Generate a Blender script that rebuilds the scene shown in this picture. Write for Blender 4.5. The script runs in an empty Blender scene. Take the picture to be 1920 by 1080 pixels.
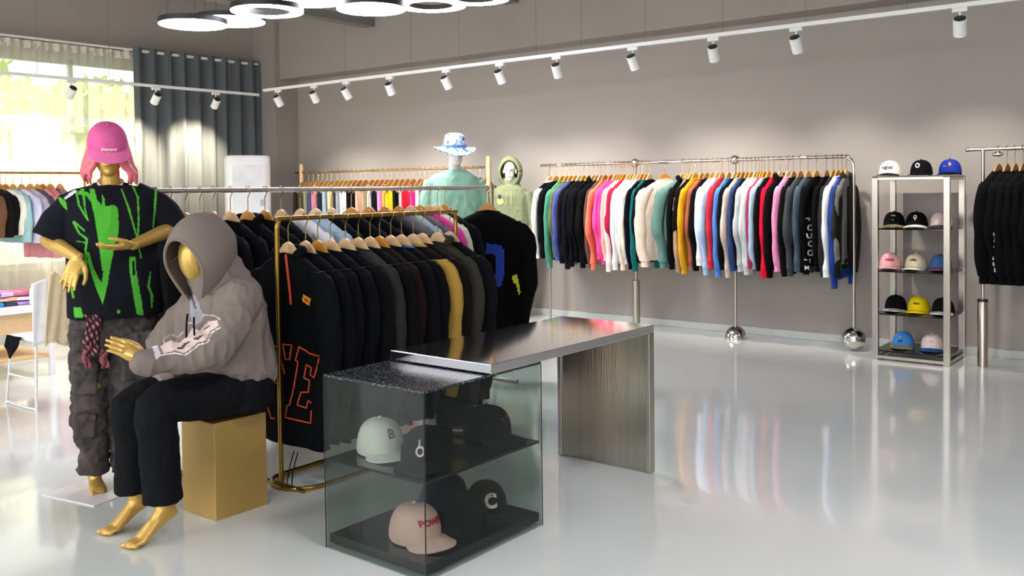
import bpy, bmesh, math, random
from mathutils import Vector, Matrix, noise
from mathutils.bvhtree import BVHTree
V = Vector
random.seed(7)
SC = bpy.context.scene
COL = SC.collection
PI = math.pi

# ------------------------------------------------------------------ camera
F, PITCH, ROLL, PPY, YAW, EYE = 1729.3, .0266, -.01174, 399.35, .671, 1.4
_fl = V((-math.sin(YAW), math.cos(YAW), 0)); _rl = V((math.cos(YAW), math.sin(YAW), 0)); _z = V((0, 0, 1))
FW = math.cos(PITCH)*_fl - math.sin(PITCH)*_z
_up = math.sin(PITCH)*_fl + math.cos(PITCH)*_z
RT = math.cos(ROLL)*_rl + math.sin(ROLL)*_up
UP = -math.sin(ROLL)*_rl + math.cos(ROLL)*_up
EYEP = V((0, 0, EYE))
cd = bpy.data.cameras.new('camera'); co = bpy.data.objects.new('camera', cd); COL.objects.link(co)
co.matrix_world = Matrix(((RT.x, UP.x, -FW.x, 0), (RT.y, UP.y, -FW.y, 0), (RT.z, UP.z, -FW.z, EYE), (0, 0, 0, 1)))
cd.sensor_fit = 'HORIZONTAL'; cd.sensor_width = 36; cd.lens = F*36/1920; cd.shift_y = -(540-PPY)/1920
cd.clip_start = .05; cd.clip_end = 200
SC.camera = co
SC.view_settings.view_transform = 'Standard'; SC.view_settings.look = 'None'
SC.view_settings.gamma = 1; SC.view_settings.use_curve_mapping = False
SC.view_settings.exposure = 0.6

# pixel of the photograph -> point on a plane the thing touches
def ray(x, y): return FW + RT*((x-960)/F) - UP*((y-PPY)/F)
def atz(x, y, z=0.):
    d = ray(x, y); return EYEP + d*((z-EYE)/d.z)
def aty(x, y, Y):
    d = ray(x, y); return EYEP + d*(Y/d.y)
def atx(x, y, X):
    d = ray(x, y); return EYEP + d*(X/d.x)
def pix(p):
    v = p - EYEP; w = v.dot(FW)
    return 960 + F*v.dot(RT)/w, PPY - F*v.dot(UP)/w

# ------------------------------------------------------------------ world, sun, added fill
w = bpy.data.worlds.new('world'); SC.world = w; w.use_nodes = True
bg = w.node_tree.nodes['Background']; bg.inputs[0].default_value = (.92, .95, .97, 1); bg.inputs[1].default_value = 1.9
def light(name, kind, loc, energy, color=(1, 1, 1), **k):
    l = bpy.data.lights.new(name, kind); l.energy = energy; l.color = color
    for a, b in k.items(): setattr(l, a, b)
    o = bpy.data.objects.new(name, l); COL.objects.link(o); o.location = loc
    return o
def aim(o, d): o.rotation_euler = V(d).to_track_quat('-Z', 'Y').to_euler()
sun = light('sun', 'SUN', (-14, 6, 8), 5.5, (1, .86, .62), angle=.03); aim(sun, (.8, .12, -.6))
shop = light('added_fill_light', 'AREA', (-2.5, -4.6, 2.3), 95, (.97, .98, 1), shape='RECTANGLE', size=11, size_y=3.4); aim(shop, (0, 1, -.12))  # broad fill lamp added behind the camera, standing in for unseen daylight

# ------------------------------------------------------------------ materials
def lin(h):
    h = h.lstrip('#'); c = [int(h[i:i+2], 16)/255 for i in (0, 2, 4)]
    return tuple(x/12.92 if x <= .04045 else ((x+.055)/1.055)**2.4 for x in c) + (1,)
_m = {}
def mat(name, hexc, rough=.6, metal=0., var=.12, nscale=8., bump=0., bscale=300., stretch=None, sheen=0., coat=0., attr=None, spec=.5, emit=None):
    if name in _m: return _m[name]
    m = bpy.data.materials.new(name); m.use_nodes = True; nt = m.node_tree; N = nt.nodes; L = nt.links
    b = N['Principled BSDF']; c = lin(hexc)
    b.inputs['Roughness'].default_value = rough; b.inputs['Metallic'].default_value = metal
    b.inputs['Specular IOR Level'].default_value = spec
    if sheen: b.inputs['Sheen Weight'].default_value = sheen
    if coat: b.inputs['Coat Weight'].default_value = coat
    tc = N.new('ShaderNodeTexCoord'); mp = N.new('ShaderNodeMapping'); L.new(tc.outputs['Object'], mp.inputs[0])
    if stretch: mp.inputs['Scale'].default_value = stretch
    n = N.new('ShaderNodeTexNoise'); n.inputs['Scale'].default_value = nscale; n.inputs['Detail'].default_value = 4; L.new(mp.outputs[0], n.inputs[0])
    mx = N.new('ShaderNodeMix'); mx.data_type = 'RGBA'
    mx.inputs[6].default_value = tuple(x*(1-var) for x in c[:3]) + (1,)
    mx.inputs[7].default_value = tuple(min(1, x*(1+var)) for x in c[:3]) + (1,)
    L.new(n.outputs[0], mx.inputs[0]); out = mx.outputs[2]
    if attr:
        a = N.new('ShaderNodeAttribute'); a.attribute_name = attr
        m2 = N.new('ShaderNodeMix'); m2.data_type = 'RGBA'
        L.new(a.outputs['Alpha'], m2.inputs[0]); L.new(out, m2.inputs[6]); L.new(a.outputs['Color'], m2.inputs[7]); out = m2.outputs[2]
    L.new(out, b.inputs['Base Color'])
    if bump:
        n2 = N.new('ShaderNodeTexNoise'); n2.inputs['Scale'].default_value = bscale; n2.inputs['Detail'].default_value = 2; L.new(mp.outputs[0], n2.inputs[0])
        bp = N.new('ShaderNodeBump'); bp.inputs['Strength'].default_value = bump; bp.inputs['Distance'].default_value = .01
        L.new(n2.outputs[0], bp.inputs['Height']); L.new(bp.outputs[0], b.inputs['Normal'])
    if emit:
        b.inputs['Emission Color'].default_value = lin(emit[0]); b.inputs['Emission Strength'].default_value = emit[1]
    _m[name] = m; return m
def cloth(h, var=.15):
    if sum(int(h[i:i+2], 16) for i in (0, 2, 4)) < 110: h = ''.join('%02x' % int(int(h[i:i+2], 16)*.6) for i in (0, 2, 4))   # deep black dye
    return mat('cloth_'+h, h, rough=.92, var=var, nscale=14, bump=.12, bscale=90, spec=.12)
def see_through(name, tint, gloss, rough=.02, transl=None):
    m = bpy.data.materials.new(name); m.use_nodes = True; nt = m.node_tree; N = nt.nodes; L = nt.links
    N.remove(N['Principled BSDF']); o = N['Material Output']
    t = N.new('ShaderNodeBsdfTransparent'); t.inputs[0].default_value = tint
    if transl:
        g = N.new('ShaderNodeBsdfTranslucent'); g.inputs[0].default_value = transl[0]; fac = transl[1]
        d = N.new('ShaderNodeBsdfDiffuse'); d.inputs[0].default_value = transl[0]
        m1 = N.new('ShaderNodeMixShader'); m1.inputs[0].default_value = .35; L.new(g.outputs[0], m1.inputs[1]); L.new(d.outputs[0], m1.inputs[2])
        mx = N.new('ShaderNodeMixShader'); mx.inputs[0].default_value = fac; L.new(t.outputs[0], mx.inputs[1]); L.new(m1.outputs[0], mx.inputs[2])
    else:
        g = N.new('ShaderNodeBsdfGlossy'); g.inputs[1].default_value = rough; g.inputs[0].default_value = (.95, .98, .97, 1)
        lw = N.new('ShaderNodeLayerWeight'); lw.inputs[0].default_value = .5
        pw_ = N.new('ShaderNodeMath'); pw_.operation = 'POWER'; pw_.inputs[1].default_value = 4; L.new(lw.outputs['Facing'], pw_.inputs[0])
        fr = N.new('ShaderNodeMath'); fr.operation = 'MULTIPLY_ADD'; fr.inputs[1].default_value = .8; fr.inputs[2].default_value = gloss; L.new(pw_.outputs[0], fr.inputs[0])
        mx = N.new('ShaderNodeMixShader'); L.new(fr.outputs[0], mx.inputs[0]); L.new(t.outputs[0], mx.inputs[1]); L.new(g.outputs[0], mx.inputs[2])
    L.new(mx.outputs[0], o.inputs[0]); return m

M_wall = mat('wall_paint', '#a29a92', rough=.75, var=.05, nscale=1.2, bump=.05, bscale=40)
M_trimw = mat('beam_paint', '#9b938b', rough=.7, var=.05, nscale=1.5)
M_skirt = mat('skirting_paint', '#c3c6be', rough=.35, var=.08, nscale=6)
M_floor = mat('epoxy_floor', '#d3d8d0', rough=.12, var=.06, nscale=2.2, bump=.03, bscale=5, coat=.4)
M_ceil = mat('ceiling_paint', '#8d8883', rough=.8, var=.05)
M_steel = mat('brushed_steel', '#a8a39a', rough=.24, metal=1, var=.22, nscale=9, stretch=(3, 3, .15), bump=.05, bscale=40)
M_steeltop = mat('steel_sheet', '#c4c4c6', rough=.085, metal=1, var=.06, nscale=5)
M_chrome = mat('chrome', '#d9d7d2', rough=.08, metal=1, var=.03)
M_satin = mat('satin_steel', '#b8b0a4', rough=.3, metal=1, var=.06)
M_gold = mat('brass_tube', '#a8853f', rough=.33, metal=1, var=.12, nscale=20)
M_goldbox = mat('brushed_gold', '#c4a25e', rough=.42, metal=.55, var=.14, nscale=5)
M_goldskin = mat('gold_paint', '#d2aa58', rough=.36, metal=.45, var=.08, nscale=6)
M_whiteskin = mat('white_mannequin', '#e6ddd4', rough=.35, var=.03)
M_white = mat('white_paint', '#e9e8e4', rough=.4, var=.03)
M_black = mat('black_plastic', '#101012', rough=.4, var=.1)
M_wood = mat('pale_wood', '#dcb98a', rough=.45, var=.15, nscale=12, stretch=(1, 6, 6))
M_wood2 = mat('amber_wood', '#c98a32', rough=.4, var=.15, nscale=12, stretch=(1, 6, 6))
M_wood3 = mat('brown_wood', '#a5763f', rough=.45, var=.15, nscale=12, stretch=(1, 6, 6))
M_brass = mat('hook_brass', '#cdb47a', rough=.25, metal=1, var=.05)
M_lamp = mat('lamp_glow', '#ffffff', rough=.5, emit=('#f4f0ff', 29.))
M_bulb = mat('spot_glow', '#ffffff', rough=.5, emit=('#fff0dc', 6.))
M_sheer = see_through('sheer_voile', (.97, .96, .92, 1), 1.2, transl=((.92, .9, .84, 1), .47))
M_glass = see_through('smoked_glass', (.80, .84, .825, 1), .006)
M_glass2 = see_through('smoked_glass_front', (.80, .84, .825, 1), .02)
M_pane = see_through('window_glass', (.95, .97, .96, 1), .04)
M_shelfglass = mat('black_glass', '#0c0f0e', rough=.08, var=.05, spec=.5)

# ------------------------------------------------------------------ mesh helpers: a shape is (verts, faces)
def join(*vfs):
    vs, fs = [], []
    for v, f in vfs:
        o = len(vs); vs += [V(p) for p in v]; fs += [tuple(i+o for i in q) for q in f]
    return vs, fs
def xf(vf, m): return [m @ V(p) for p in vf[0]], vf[1]
def mv(vf, d): d = V(d); return [V(p)+d for p in vf[0]], vf[1]
def box(lo, hi, bev=0.):
    bm = bmesh.new(); bmesh.ops.create_cube(bm, size=1)
    lo, hi = V(lo), V(hi)
    for v in bm.verts: v.co = V(((lo[i]+hi[i])/2 + v.co[i]*(hi[i]-lo[i]) for i in range(3)))
    if bev: bmesh.ops.bevel(bm, geom=bm.edges[:], offset=bev, segments=2, profile=.6, affect='EDGES')
    bm.verts.index_update()
    r = [v.co.copy() for v in bm.verts], [tuple(v.index for v in f.verts) for f in bm.faces]; bm.free(); return r
def loft(rings, cap=True, closed=False):
    n = len(rings[0]); vs = [V(p) for r in rings for p in r]; fs = []
    K = len(rings)
    for k in range(K if closed else K-1):
        a, b = k*n, ((k+1) % K)*n
        for i in range(n): fs.append((a+i, a+(i+1) % n, b+(i+1) % n, b+i))
    if cap and not closed:
        for k, flip in ((0, True), (K-1, False)):
            c = sum((V(p) for p in rings[k]), V())/n; vs.append(c); ci = len(vs)-1
            for i in range(n):
                a, b = k*n+i, k*n+(i+1) % n
                fs.append((b, a, ci) if flip else (a, b, ci))
    return vs, fs
def ering(c, ax, ay, n=24, p=1.):
    c, ax, ay = V(c), V(ax), V(ay); r = []
    for i in range(n):
        a = 2*PI*i/n; cx, sy = math.cos(a), math.sin(a)
        r.append(c + ax*math.copysign(abs(cx)**p, cx) + ay*math.copysign(abs(sy)**p, sy))
    return r
def sweep(pts, rads, n=12, flat=1., ref=None, round_ends=False, closed=False):
    """tube along pts; rads a number or list; flat squeezes the second axis"""
    pts = [V(p) for p in pts]; K = len(pts)
    if not hasattr(rads, '__len__'): rads = [rads]*K
    rads = list(rads)
    tang = []
    for i in range(K):
        a = pts[(i-1) % K] if closed or i else pts[i]; b = pts[(i+1) % K] if closed or i < K-1 else pts[i]
        tang.append((b-a).normalized())
    u = V(ref) if ref else (V((0, 0, 1)) if abs(tang[0].z) < .9 else V((1, 0, 0)))
    frames = []
    for t in tang:
        u = (u - t*u.dot(t))
        if u.length < 1e-4: u = t.orthogonal()
        u.normalize(); frames.append((u.copy(), t.cross(u)))
    rings = []
    if round_ends and not closed:
        for q in (.98, .75, .4):
            k = math.sqrt(1-q*q); rings.append(ering(pts[0]-tang[0]*rads[0]*q, frames[0][0]*rads[0]*k, frames[0][1]*rads[0]*k*flat, n))
    for p, r, (a, b) in zip(pts, rads, frames): rings.append(ering(p, a*r, b*r*flat, n))
    if round_ends and not closed:
        for q in (.4, .75, .98):
            k = math.sqrt(1-q*q); rings.append(ering(pts[-1]+tang[-1]*rads[-1]*q, frames[-1][0]*rads[-1]*k, frames[-1][1]*rads[-1]*k*flat, n))
    return loft(rings, True, closed)
def smoothpath(pts, k=6):
    pts = [V(p) for p in pts]; out = []
    for i in range(len(pts)-1):
        a = pts[max(i-1, 0)]; b = pts[i]; c = pts[i+1]; d = pts[min(i+2, len(pts)-1)]
        for j in range(k):
            t = j/k; out.append(.5*((2*b)+(c-a)*t+(2*a-5*b+4*c-d)*t*t+(3*b-3*c+d-a)*t**3))
    out.append(pts[-1]); return out
def lathe(prof, n=24, c=(0, 0, 0)):
    c = V(c); return loft([[c+V((r*math.cos(2*PI*i/n), r*math.sin(2*PI*i/n), z)) for i in range(n)] for r, z in prof])
def ellipsoid(c, r, n=16, m=10, rot=None):
    vs = loft([[V((r[0]*math.sin(t)*math.cos(2*PI*i/n), r[1]*math.sin(t)*math.sin(2*PI*i/n), -r[2]*math.cos(t))) for i in range(n)] for t in [PI*(k+.15)/(m+.3) for k in range(m+1)]])
    if rot: vs = xf(vs, rot)
    return mv(vs, c)
def sheet(grid):
    """open grid of points"""
    n = len(grid[0]); vs = [V(p) for r in grid for p in r]; fs = []
    for k in range(len(grid)-1):
        for i in range(n-1): fs.append((k*n+i, k*n+i+1, (k+1)*n+i+1, (k+1)*n+i))
    return vs, fs
def extr(poly, t, axis='y'):
    """flat outline (u,v) extruded +-t along an axis"""
    mk = {'y': lambda u, v, s: V((u, s, v)), 'z': lambda u, v, s: V((u, v, s)), 'x': lambda u, v, s: V((s, u, v))}[axis]
    n = len(poly); vs = [mk(u, v, -t) for u, v in poly]+[mk(u, v, t) for u, v in poly]
    fs = [tuple(range(n)), tuple(range(2*n-1, n-1, -1))]+[(i+n, (i+1) % n+n, (i+1) % n, i) for i in range(n)]
    return vs, fs
def mesh(name, vf, m=None, smooth=True, fix=True):
    me = bpy.data.meshes.new(name); me.from_pydata([tuple(p) for p in vf[0]], [], vf[1])
    if fix:
        bm = bmesh.new(); bm.from_mesh(me); bmesh.ops.recalc_face_normals(bm, faces=bm.faces[:]); bm.to_mesh(me); bm.free()
    me.materials.append(m)
    if smooth:
        me.shade_smooth()
        try: me.set_sharp_from_angle(angle=.7)
        except Exception: pass
    me.update(); return me
def remesh(vfs, voxel, it=3, name='body', m=None, wrinkle=None):
    me = mesh('tmp', join(*vfs), None, False)
    o = bpy.data.objects.new('tmp', me); COL.objects.link(o)
    r = o.modifiers.new('r', 'REMESH'); r.mode = 'VOXEL'; r.voxel_size = voxel
    s = o.modifiers.new('s', 'SMOOTH'); s.iterations = it; s.factor = .5
    dg = bpy.context.evaluated_depsgraph_get(); dg.update()
    out = bpy.data.meshes.new_from_object(o.evaluated_get(dg)); out.name = name
    bpy.data.objects.remove(o); bpy.data.meshes.remove(me)
    if wrinkle:
        ns = [v.normal.copy() for v in out.vertices]
        for v, nn in zip(out.vertices, ns): v.co += nn*wrinkle(v.co, nn)
    out.materials.clear(); out.materials.append(m); out.shade_smooth(); out.update(); return out

# ------------------------------------------------------------------ objects
def place(name, me, parent=None, loc=None, rz=0., m=None):
    o = bpy.data.objects.new(name, me); COL.objects.link(o)
    if parent: o.parent = parent
    if loc is not None: o.location = loc
    if rz: o.rotation_euler = (0, 0, rz)
    if m and me is not None:
        o.material_slots[0].link = 'OBJECT'; o.material_slots[0].material = m
    return o
def tag(o, label, cat, group=None):
    o['label'] = label; o['category'] = cat
    if group: o['group'] = group
    return o
def thing(name, label, cat, loc=(0, 0, 0), rz=0., group=None):
    return tag(place(name, None, None, loc, rz), label, cat, group)
def part(name, vf, m, parent, smooth=True, world=False):
    if world: vf = mv(vf, -parent.location)
    return place(name, mesh(name, vf, m, smooth), parent)
def struct(name, vf, m, parent=None, label=None):
    o = place(name, mesh(name, vf, m, False), parent)
    if not parent: o['kind'] = 'structure'
    if label: o['label'] = label
    return o
ORD = ('first second third fourth fifth sixth seventh eighth ninth tenth eleventh twelfth thirteenth fourteenth fifteenth sixteenth seventeenth eighteenth nineteenth twentieth').split()
TENS = {2: 'twenty', 3: 'thirty', 4: 'forty', 5: 'fifty', 6: 'sixty'}
def ordinal(i):
    if i <= 20: return ORD[i-1]
    t, u = divmod(i, 10)
    return (TENS[t][:-1]+'ieth') if u == 0 else TENS[t]+'-'+ORD[u-1]

# ================================================================== THE ROOM
WX, WY = -10.75, 8.2          # window wall plane, long wall plane
XR, YB, ZC = 4.2, -5.0, 4.2   # far right wall, shop front, ceiling
struct('floor', box((WX-.2, YB, -.12), (XR+.2, WY+.2, 0)), M_floor)
struct('ceiling', box((WX-.2, YB, ZC), (XR+.2, WY+.2, ZC+.12)), M_ceil)
struct('wall_back', box((WX-.2, WY, 0), (XR+.2, WY+.2, ZC)), M_wall)
struct('wall_right', box((XR, YB, 0), (XR+.2, WY, ZC)), M_wall)
# window wall with its opening
wy0, wy1, wz0, wz1 = 2.2, 6.35, .55, 2.98
struct('wall_left', join(box((WX-.2, YB, 0), (WX, wy0, ZC)), box((WX-.2, wy1, 0), (WX, WY, ZC)),
                         box((WX-.2, wy0, 0), (WX, wy1, wz0)), box((WX-.2, wy0, wz1), (WX, wy1, ZC))), M_wall)
struct('baseboard_back', box((WX+.5, WY-.03, 0), (XR, WY, .068), .006), M_skirt)
struct('trim_1', box((WX, 7.82, 0), (-10.27, WY, ZC)), M_trimw, label='square corner column beside the curtain')
struct('trim_2', box((-10.27, 7.9, 2.915), (XR, WY, ZC)), M_trimw, label='deep boxed beam along the top of the long wall')
# window: frame, mullions and panes
win = place('window_1', mesh('window_frame', join(box((WX-.16, wy0, wz0), (WX-.1, wy0+.06, wz1)), box((WX-.16, wy1-.06, wz0), (WX-.1, wy1, wz1)),
    box((WX-.16, wy0, wz0), (WX-.1, wy1, wz0+.06)), box((WX-.16, wy0, wz1-.06), (WX-.1, wy1, wz1)), box((WX-.16, wy0, 2.2), (WX-.1, wy1, 2.3)),
    *[box((WX-.16, y-.025, wz0), (WX-.1, y+.025, wz1)) for y in (3.25, 4.3, 5.33)]), mat('window_alu', '#b9bcbc', rough=.4, metal=.6), False))
win['kind'] = 'structure'
ys = [wy0+.06, 3.25, 4.3, 5.33, wy1-.06]
for i in range(4):
    for z0, z1 in ((wz0+.06, 2.2), (2.3, wz1-.06)):
        place('pane', mesh('pane', box((WX-.135, ys[i]+.02, z0), (WX-.125, ys[i+1]-.02, z1)), M_pane, False), win)
for k, (px, py) in enumerate(((699, 50), (968, 5))):
    p = aty(px, py, 7.88)
    struct('trim_%d' % (3+k), box((p.x-.16, 1.5, p.z), (p.x+.02, 7.9, p.z+.1)), mat('duct_grey', '#7d7a78', rough=.5, var=.06), label='slim grey ceiling duct running up to the long wall, '+('left one' if k == 0 else 'right one'))

# outside the window
ground = struct('floor_outside', box((-30, -10, -.3), (WX-.21, 20, -.2)), mat('paving_outside', '#c9c4b4', rough=.9, var=.1))
bl = thing('building', 'pale rendered building across the yard outside the window', 'building', (-19, 6, -.2))
part('wall', box((-1, -9, 0), (1, 9, 2.4)), mat('render_outside', '#e5e2d8', rough=.9), bl, False)
part('roof', box((-1.3, -9.2, 2.4), (1.3, 9.2, 2.65)), mat('roof_outside', '#8f8d8a', rough=.8), bl, False)
for k in range(6): part('window', box((1.0, -8+2.8*k, .8), (1.03, -6.6+2.8*k, 1.9)), mat('dark_glass_outside', '#4e5a60', rough=.1), bl, False)
leafm = mat('leaf_green', '#b9cf3a', rough=.6, var=.35, nscale=1.5)
def tree(x, y, h, s, seed, label):
    t = thing('tree', label, 'tree', (x, y, -.2), 0, 'trees outside the window'); rnd = random.Random(seed)
    part('trunk', sweep([(0, 0, 0), (.05, .03, h*.3), (-.03, .02, h*.62), (0, 0, h*.8)], [.11, .09, .06, .03], 10), mat('bark', '#6d5a46', rough=.9), t)
    vs, fs = [], []
    for i in range(1500):
        d = V((rnd.gauss(0, 1), rnd.gauss(0, 1), rnd.gauss(0, 1))).normalized()*(rnd.random()**.4)
        c = V((d.x*s, d.y*s*1.1, h*.72+d.z*s*.8)); a = V((rnd.gauss(0, 1), rnd.gauss(0, 1), rnd.gauss(0, 1))).normalized(); b = a.orthogonal().normalized()
        a *= .11; b *= .05; o = len(vs); vs += [c-a, c+b, c+a, c-b]; fs.append((o, o+1, o+2, o+3))
    o = place('foliage', mesh('foliage', (vs, fs), leafm, False, False), t); o['kind'] = 'stuff'
tree(-13.6, 3.1, 3.6, 1.1, 1, 'yellow-green tree outside the window, left one')
tree(-14.2, 5.2, 3.9, 1.25, 2, 'yellow-green tree outside the window, middle one')
tree(-13.4, 7.0, 3.5, 1.0, 3, 'yellow-green tree outside the window, right one')

# ------------------------------------------------------------------ curtains
def drape(y0, y1, z0, z1, x, amp, wl, seed, nz=14):
    rnd = random.Random(seed); ny = int((y1-y0)/wl*9); g = []
    ph = [rnd.uniform(-.5, .5) for _ in range(200)]
    for k in range(nz+1):
        t = k/nz; z = z1+(z0-z1)*t; row = []
        for i in range(ny+1):
            y = y0+(y1-y0)*i/ny; u = (y-y0)/wl
            a = 2*PI*u+ph[int(u) % 200]*.9*math.sin(PI*(u % 1))
            row.append((x+amp*(.75+.35*t)*math.sin(a)+.012*math.sin(a*.37+t*2), y+.018*math.sin(a*1.7+t)*t, z))
        g.append(row)
    return sheet(g)
cr = thing('curtain_rail', 'white curtain pole across the top of the window wall', 'curtain rail', (-10.6, 5, 3.13))
part('pole', sweep([(0, -2.95, .012), (0, 2.82, .012)], .014, 10), M_white, cr)
for y in (-2.6, .95, 2.75): part('bracket', box((-.15, y-.012, 0), (.01, y+.012, .025)), M_white, cr, False)
sh = thing('sheer_curtain', 'white sheer voile curtain glowing in front of the bright window', 'curtain', (-10.6, 4.2, 0))
o = part('voile', mv(drape(2.2, 6.0, .06, 3.10, -10.6, .022, .105, 4), -sh.location), M_sheer, sh)
part('header_tape', mv(drape(2.2, 6.0, 3.02, 3.11, -10.595, .022, .105, 4, 2), -sh.location), mat('voile_tape', '#d9d4c6', rough=.9), sh)
bc = thing('blue_curtain', 'heavy grey-blue eyelet curtain drawn beside the window', 'curtain', (-10.6, 6.9, 0))
o = part('fabric', mv(drape(5.96, 7.8, .04, 3.17, -10.58, .05, .205, 9, 18), -bc.location), mat('blue_drape', '#5c6164', rough=.85, var=.1, nscale=5, bump=.05, bscale=120), bc)
for k in range(8):
    y = 6.02+.205*k+.05
    part('eyelet', box((-10.6-.01, y, 3.115), (-10.6+.045, y+.09, 3.145), .004), M_white, bc, False, True)

# ------------------------------------------------------------------ ring and disc pendants
def pendant(px, py, z, dia, ring, label):
    p = atz(px, py, z); t = thing('pendant_light', label, 'ceiling light', p, 0, 'round pendant lights'); R = dia/2; r = R*.62 if ring else 0
    hn = .042
    if ring:
        part('housing', loft([[V((q*math.cos(2*PI*i/48), q*math.sin(2*PI*i/48), zz)) for i in range(48)] for q, zz in ((R, 0), (R, hn), (r, hn), (r, 0))], closed=True), mat('pendant_black', '#26241f', rough=.5), t, True)
        part('diffuser', loft([[V((q*math.cos(2*PI*i/48), q*math.sin(2*PI*i/48), zz)) for i in range(48)] for q, zz in ((R-.004, -.006), (R-.004, .004), (r+.004, .004), (r+.004, -.006))], closed=True), M_lamp, t, True)
    else:
        part('housing', lathe([(R, 0), (R, hn), (.02, hn)], 48), mat('pendant_black', '#26241f', rough=.5), t)
        part('diffuser', lathe([(R-.004, .004), (R-.004, -.006), (.02, -.006)], 48), M_lamp, t)
    for k in range(3):
        a = 2*PI*k/3+.4; q = (R+r)/2 if ring else R*.8
        part('cable', sweep([(q*math.cos(a), q*math.sin(a), hn), (q*math.cos(a), q*math.sin(a), ZC-z)], .0015, 5), M_black, t)
for px, py, z, d, rg, lb in ((362, 46, 2.74, .53, 0, 'glowing disc pendant, leftmost of the ceiling cluster'), (432, 40, 2.93, .61, 0, 'glowing disc pendant, second from left in the ceiling cluster'),
        (501, 21, 2.78, .55, 1, 'glowing ring pendant, left of the three open rings'), (578, 0, 2.92, .60, 0, 'glowing disc pendant between the left ring and the lower right disc'),
        (696, 17, 2.84, .55, 0, 'glowing disc pendant, rightmost of the full discs'), (808, 10, 2.96, .60, 1, 'glowing ring pendant, middle of the three open rings'),
        (893, -3, 2.80, .50, 1, 'glowing ring pendant, rightmost of the ceiling cluster')):
    pendant(px, py, z, d, rg, lb)
# unseen disc pendants added outside the view to light the room
for k, (x, y) in enumerate(((-1.2, 2.2), (.6, 2.6), (1.6, 5.2), (-.2, -1.2), (-4.6, -1.2), (-6.5, .6))):
    p = V((x, y, 3.0)); px = None
    t = thing('pendant_light', 'added disc pendant lighting the room from out of view', 'ceiling light', p, 0, 'added pendants out of view')
    part('housing', lathe([(.3, 0), (.3, .055), (.02, .055)], 40), mat('pendant_black', '#26241f', rough=.5), t)
    part('diffuser', lathe([(.296, .004), (.296, -.006), (.02, -.006)], 40), M_lamp, t)
    part('cable', sweep([(0, 0, .05), (0, 0, ZC-3.0)], .002, 5), M_black, t)

# ------------------------------------------------------------------ track lights
def spot_head(parent_label, pos, d, energy, n, colr=(1, .94, .87)):
    t = thing('track_spotlight', parent_label, 'spotlight', pos, 0, 'white track spotlights')
    d = V(d).normalized(); q = d.to_track_quat('-Z', 'Y').to_matrix().to_4x4()
    part('adapter', box((-.05, -.016, -.03), (.05, .016, 0), .004) if abs(d.y) > abs(d.x) else box((-.016, -.05, -.03), (.016, .05, 0), .004), M_white, t, False)
    part('stem', sweep([(0, 0, -.028), (0, 0, -.075)], .008, 8), M_white, t)
    piv = V((0, 0, -.125))
    can = xf(lathe([(.036, .055), (.045, .05), (.046, -.07), (.041, -.072), (.038, -.05), (.02, -.045)], 20), q); part('can', mv(can, piv), M_white, t)
    part('cap', mv(xf(lathe([(.02, .066), (.037, .062), (.039, .052), (.02, .05)], 20), q), piv), M_black, t)
    part('lens', mv(xf(lathe([(.036, -.052), (.034, -.056), (.005, -.057)], 16), q), piv), M_bulb, t)
    l = light('bulb', 'SPOT', piv+d*.085, energy, colr, spot_size=1.35, spot_blend=1.0, shadow_soft_size=.03); l.parent = t; aim(l, d)
TY, TZ = 7.0, 2.62
x0 = aty(495, 172, TY).x
tr = thing('track_rail', 'long white lighting track hung parallel to the long wall', 'lighting track', (x0, TY, TZ))
part('rail', box((0, -.017, 0), (XR-x0-.05, .017, .032), .003), M_white, tr, False)
for px in (646, 770, 860, 1005, 1090, 1210, 1355, 1510, 1700):
    p = aty(px, 60, TY); part('cable', sweep([(p.x-x0, 0, .03), (p.x-x0, 0, ZC-TZ)], .0022, 5), mat('cable_grey', '#77716b', rough=.5), tr)
for i, px in enumerate((520, 588, 648, 730, 836, 937, 1044, 1187, 1338, 1493, 1800)):
    p = aty(px, 100, TY)
    spot_head('white track spotlight, %s from the left on the long-wall track' % ordinal(i+1), (p.x, TY, TZ), (.05+random.uniform(-.2, .2), .62, -.9), 62, i)
TX = -9.9
wt = thing('track_rail', 'short white lighting track hung in front of the window', 'lighting track', (TX, 3.2, TZ))
y1 = atx(485, 177, TX).y
part('rail', box((-.017, -2.2, 0), (.017, y1-3.2, .032), .003), M_white, wt, False)
for px in (70, 205, 320, 430):
    p = atx(px, 150, TX); part('cable', sweep([(0, p.y-3.2, .03), (0, p.y-3.2, ZC-TZ)], .0022, 5), mat('cable_grey', '#77716b', rough=.5), wt)
for i, px in enumerate((133, 292, 404)):
    p = atx(px, 150, TX)
    spot_head('white track spotlight, %s on the window track' % ('left one', 'middle one', 'right one')[i], (TX, p.y, TZ), (-.72, random.uniform(-.12, .12), -.75), 260, i, (1, .84, .58))

# ================================================================== STEEL TABLE AND GLASS CASE
tb = thing('display_table', 'brushed steel waterfall table with one end on the glass case', 'table', (-2.53, 3.3, 0))
part('table_top', box((-2.806, 2.70, .688), (-2.256, 3.948, .726), .003), M_steeltop, tb, False, True)
part('leg_panel', box((-2.806, 3.908, 0), (-2.256, 3.948, .688), .003), M_steel, tb, False, True)
for x in (-2.806+.012, -2.256-.012): part('edge_fold', box((x-.012, 3.9, .004), (x+.012, 3.9079, .686), .002), M_satin, tb, False, True)

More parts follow.
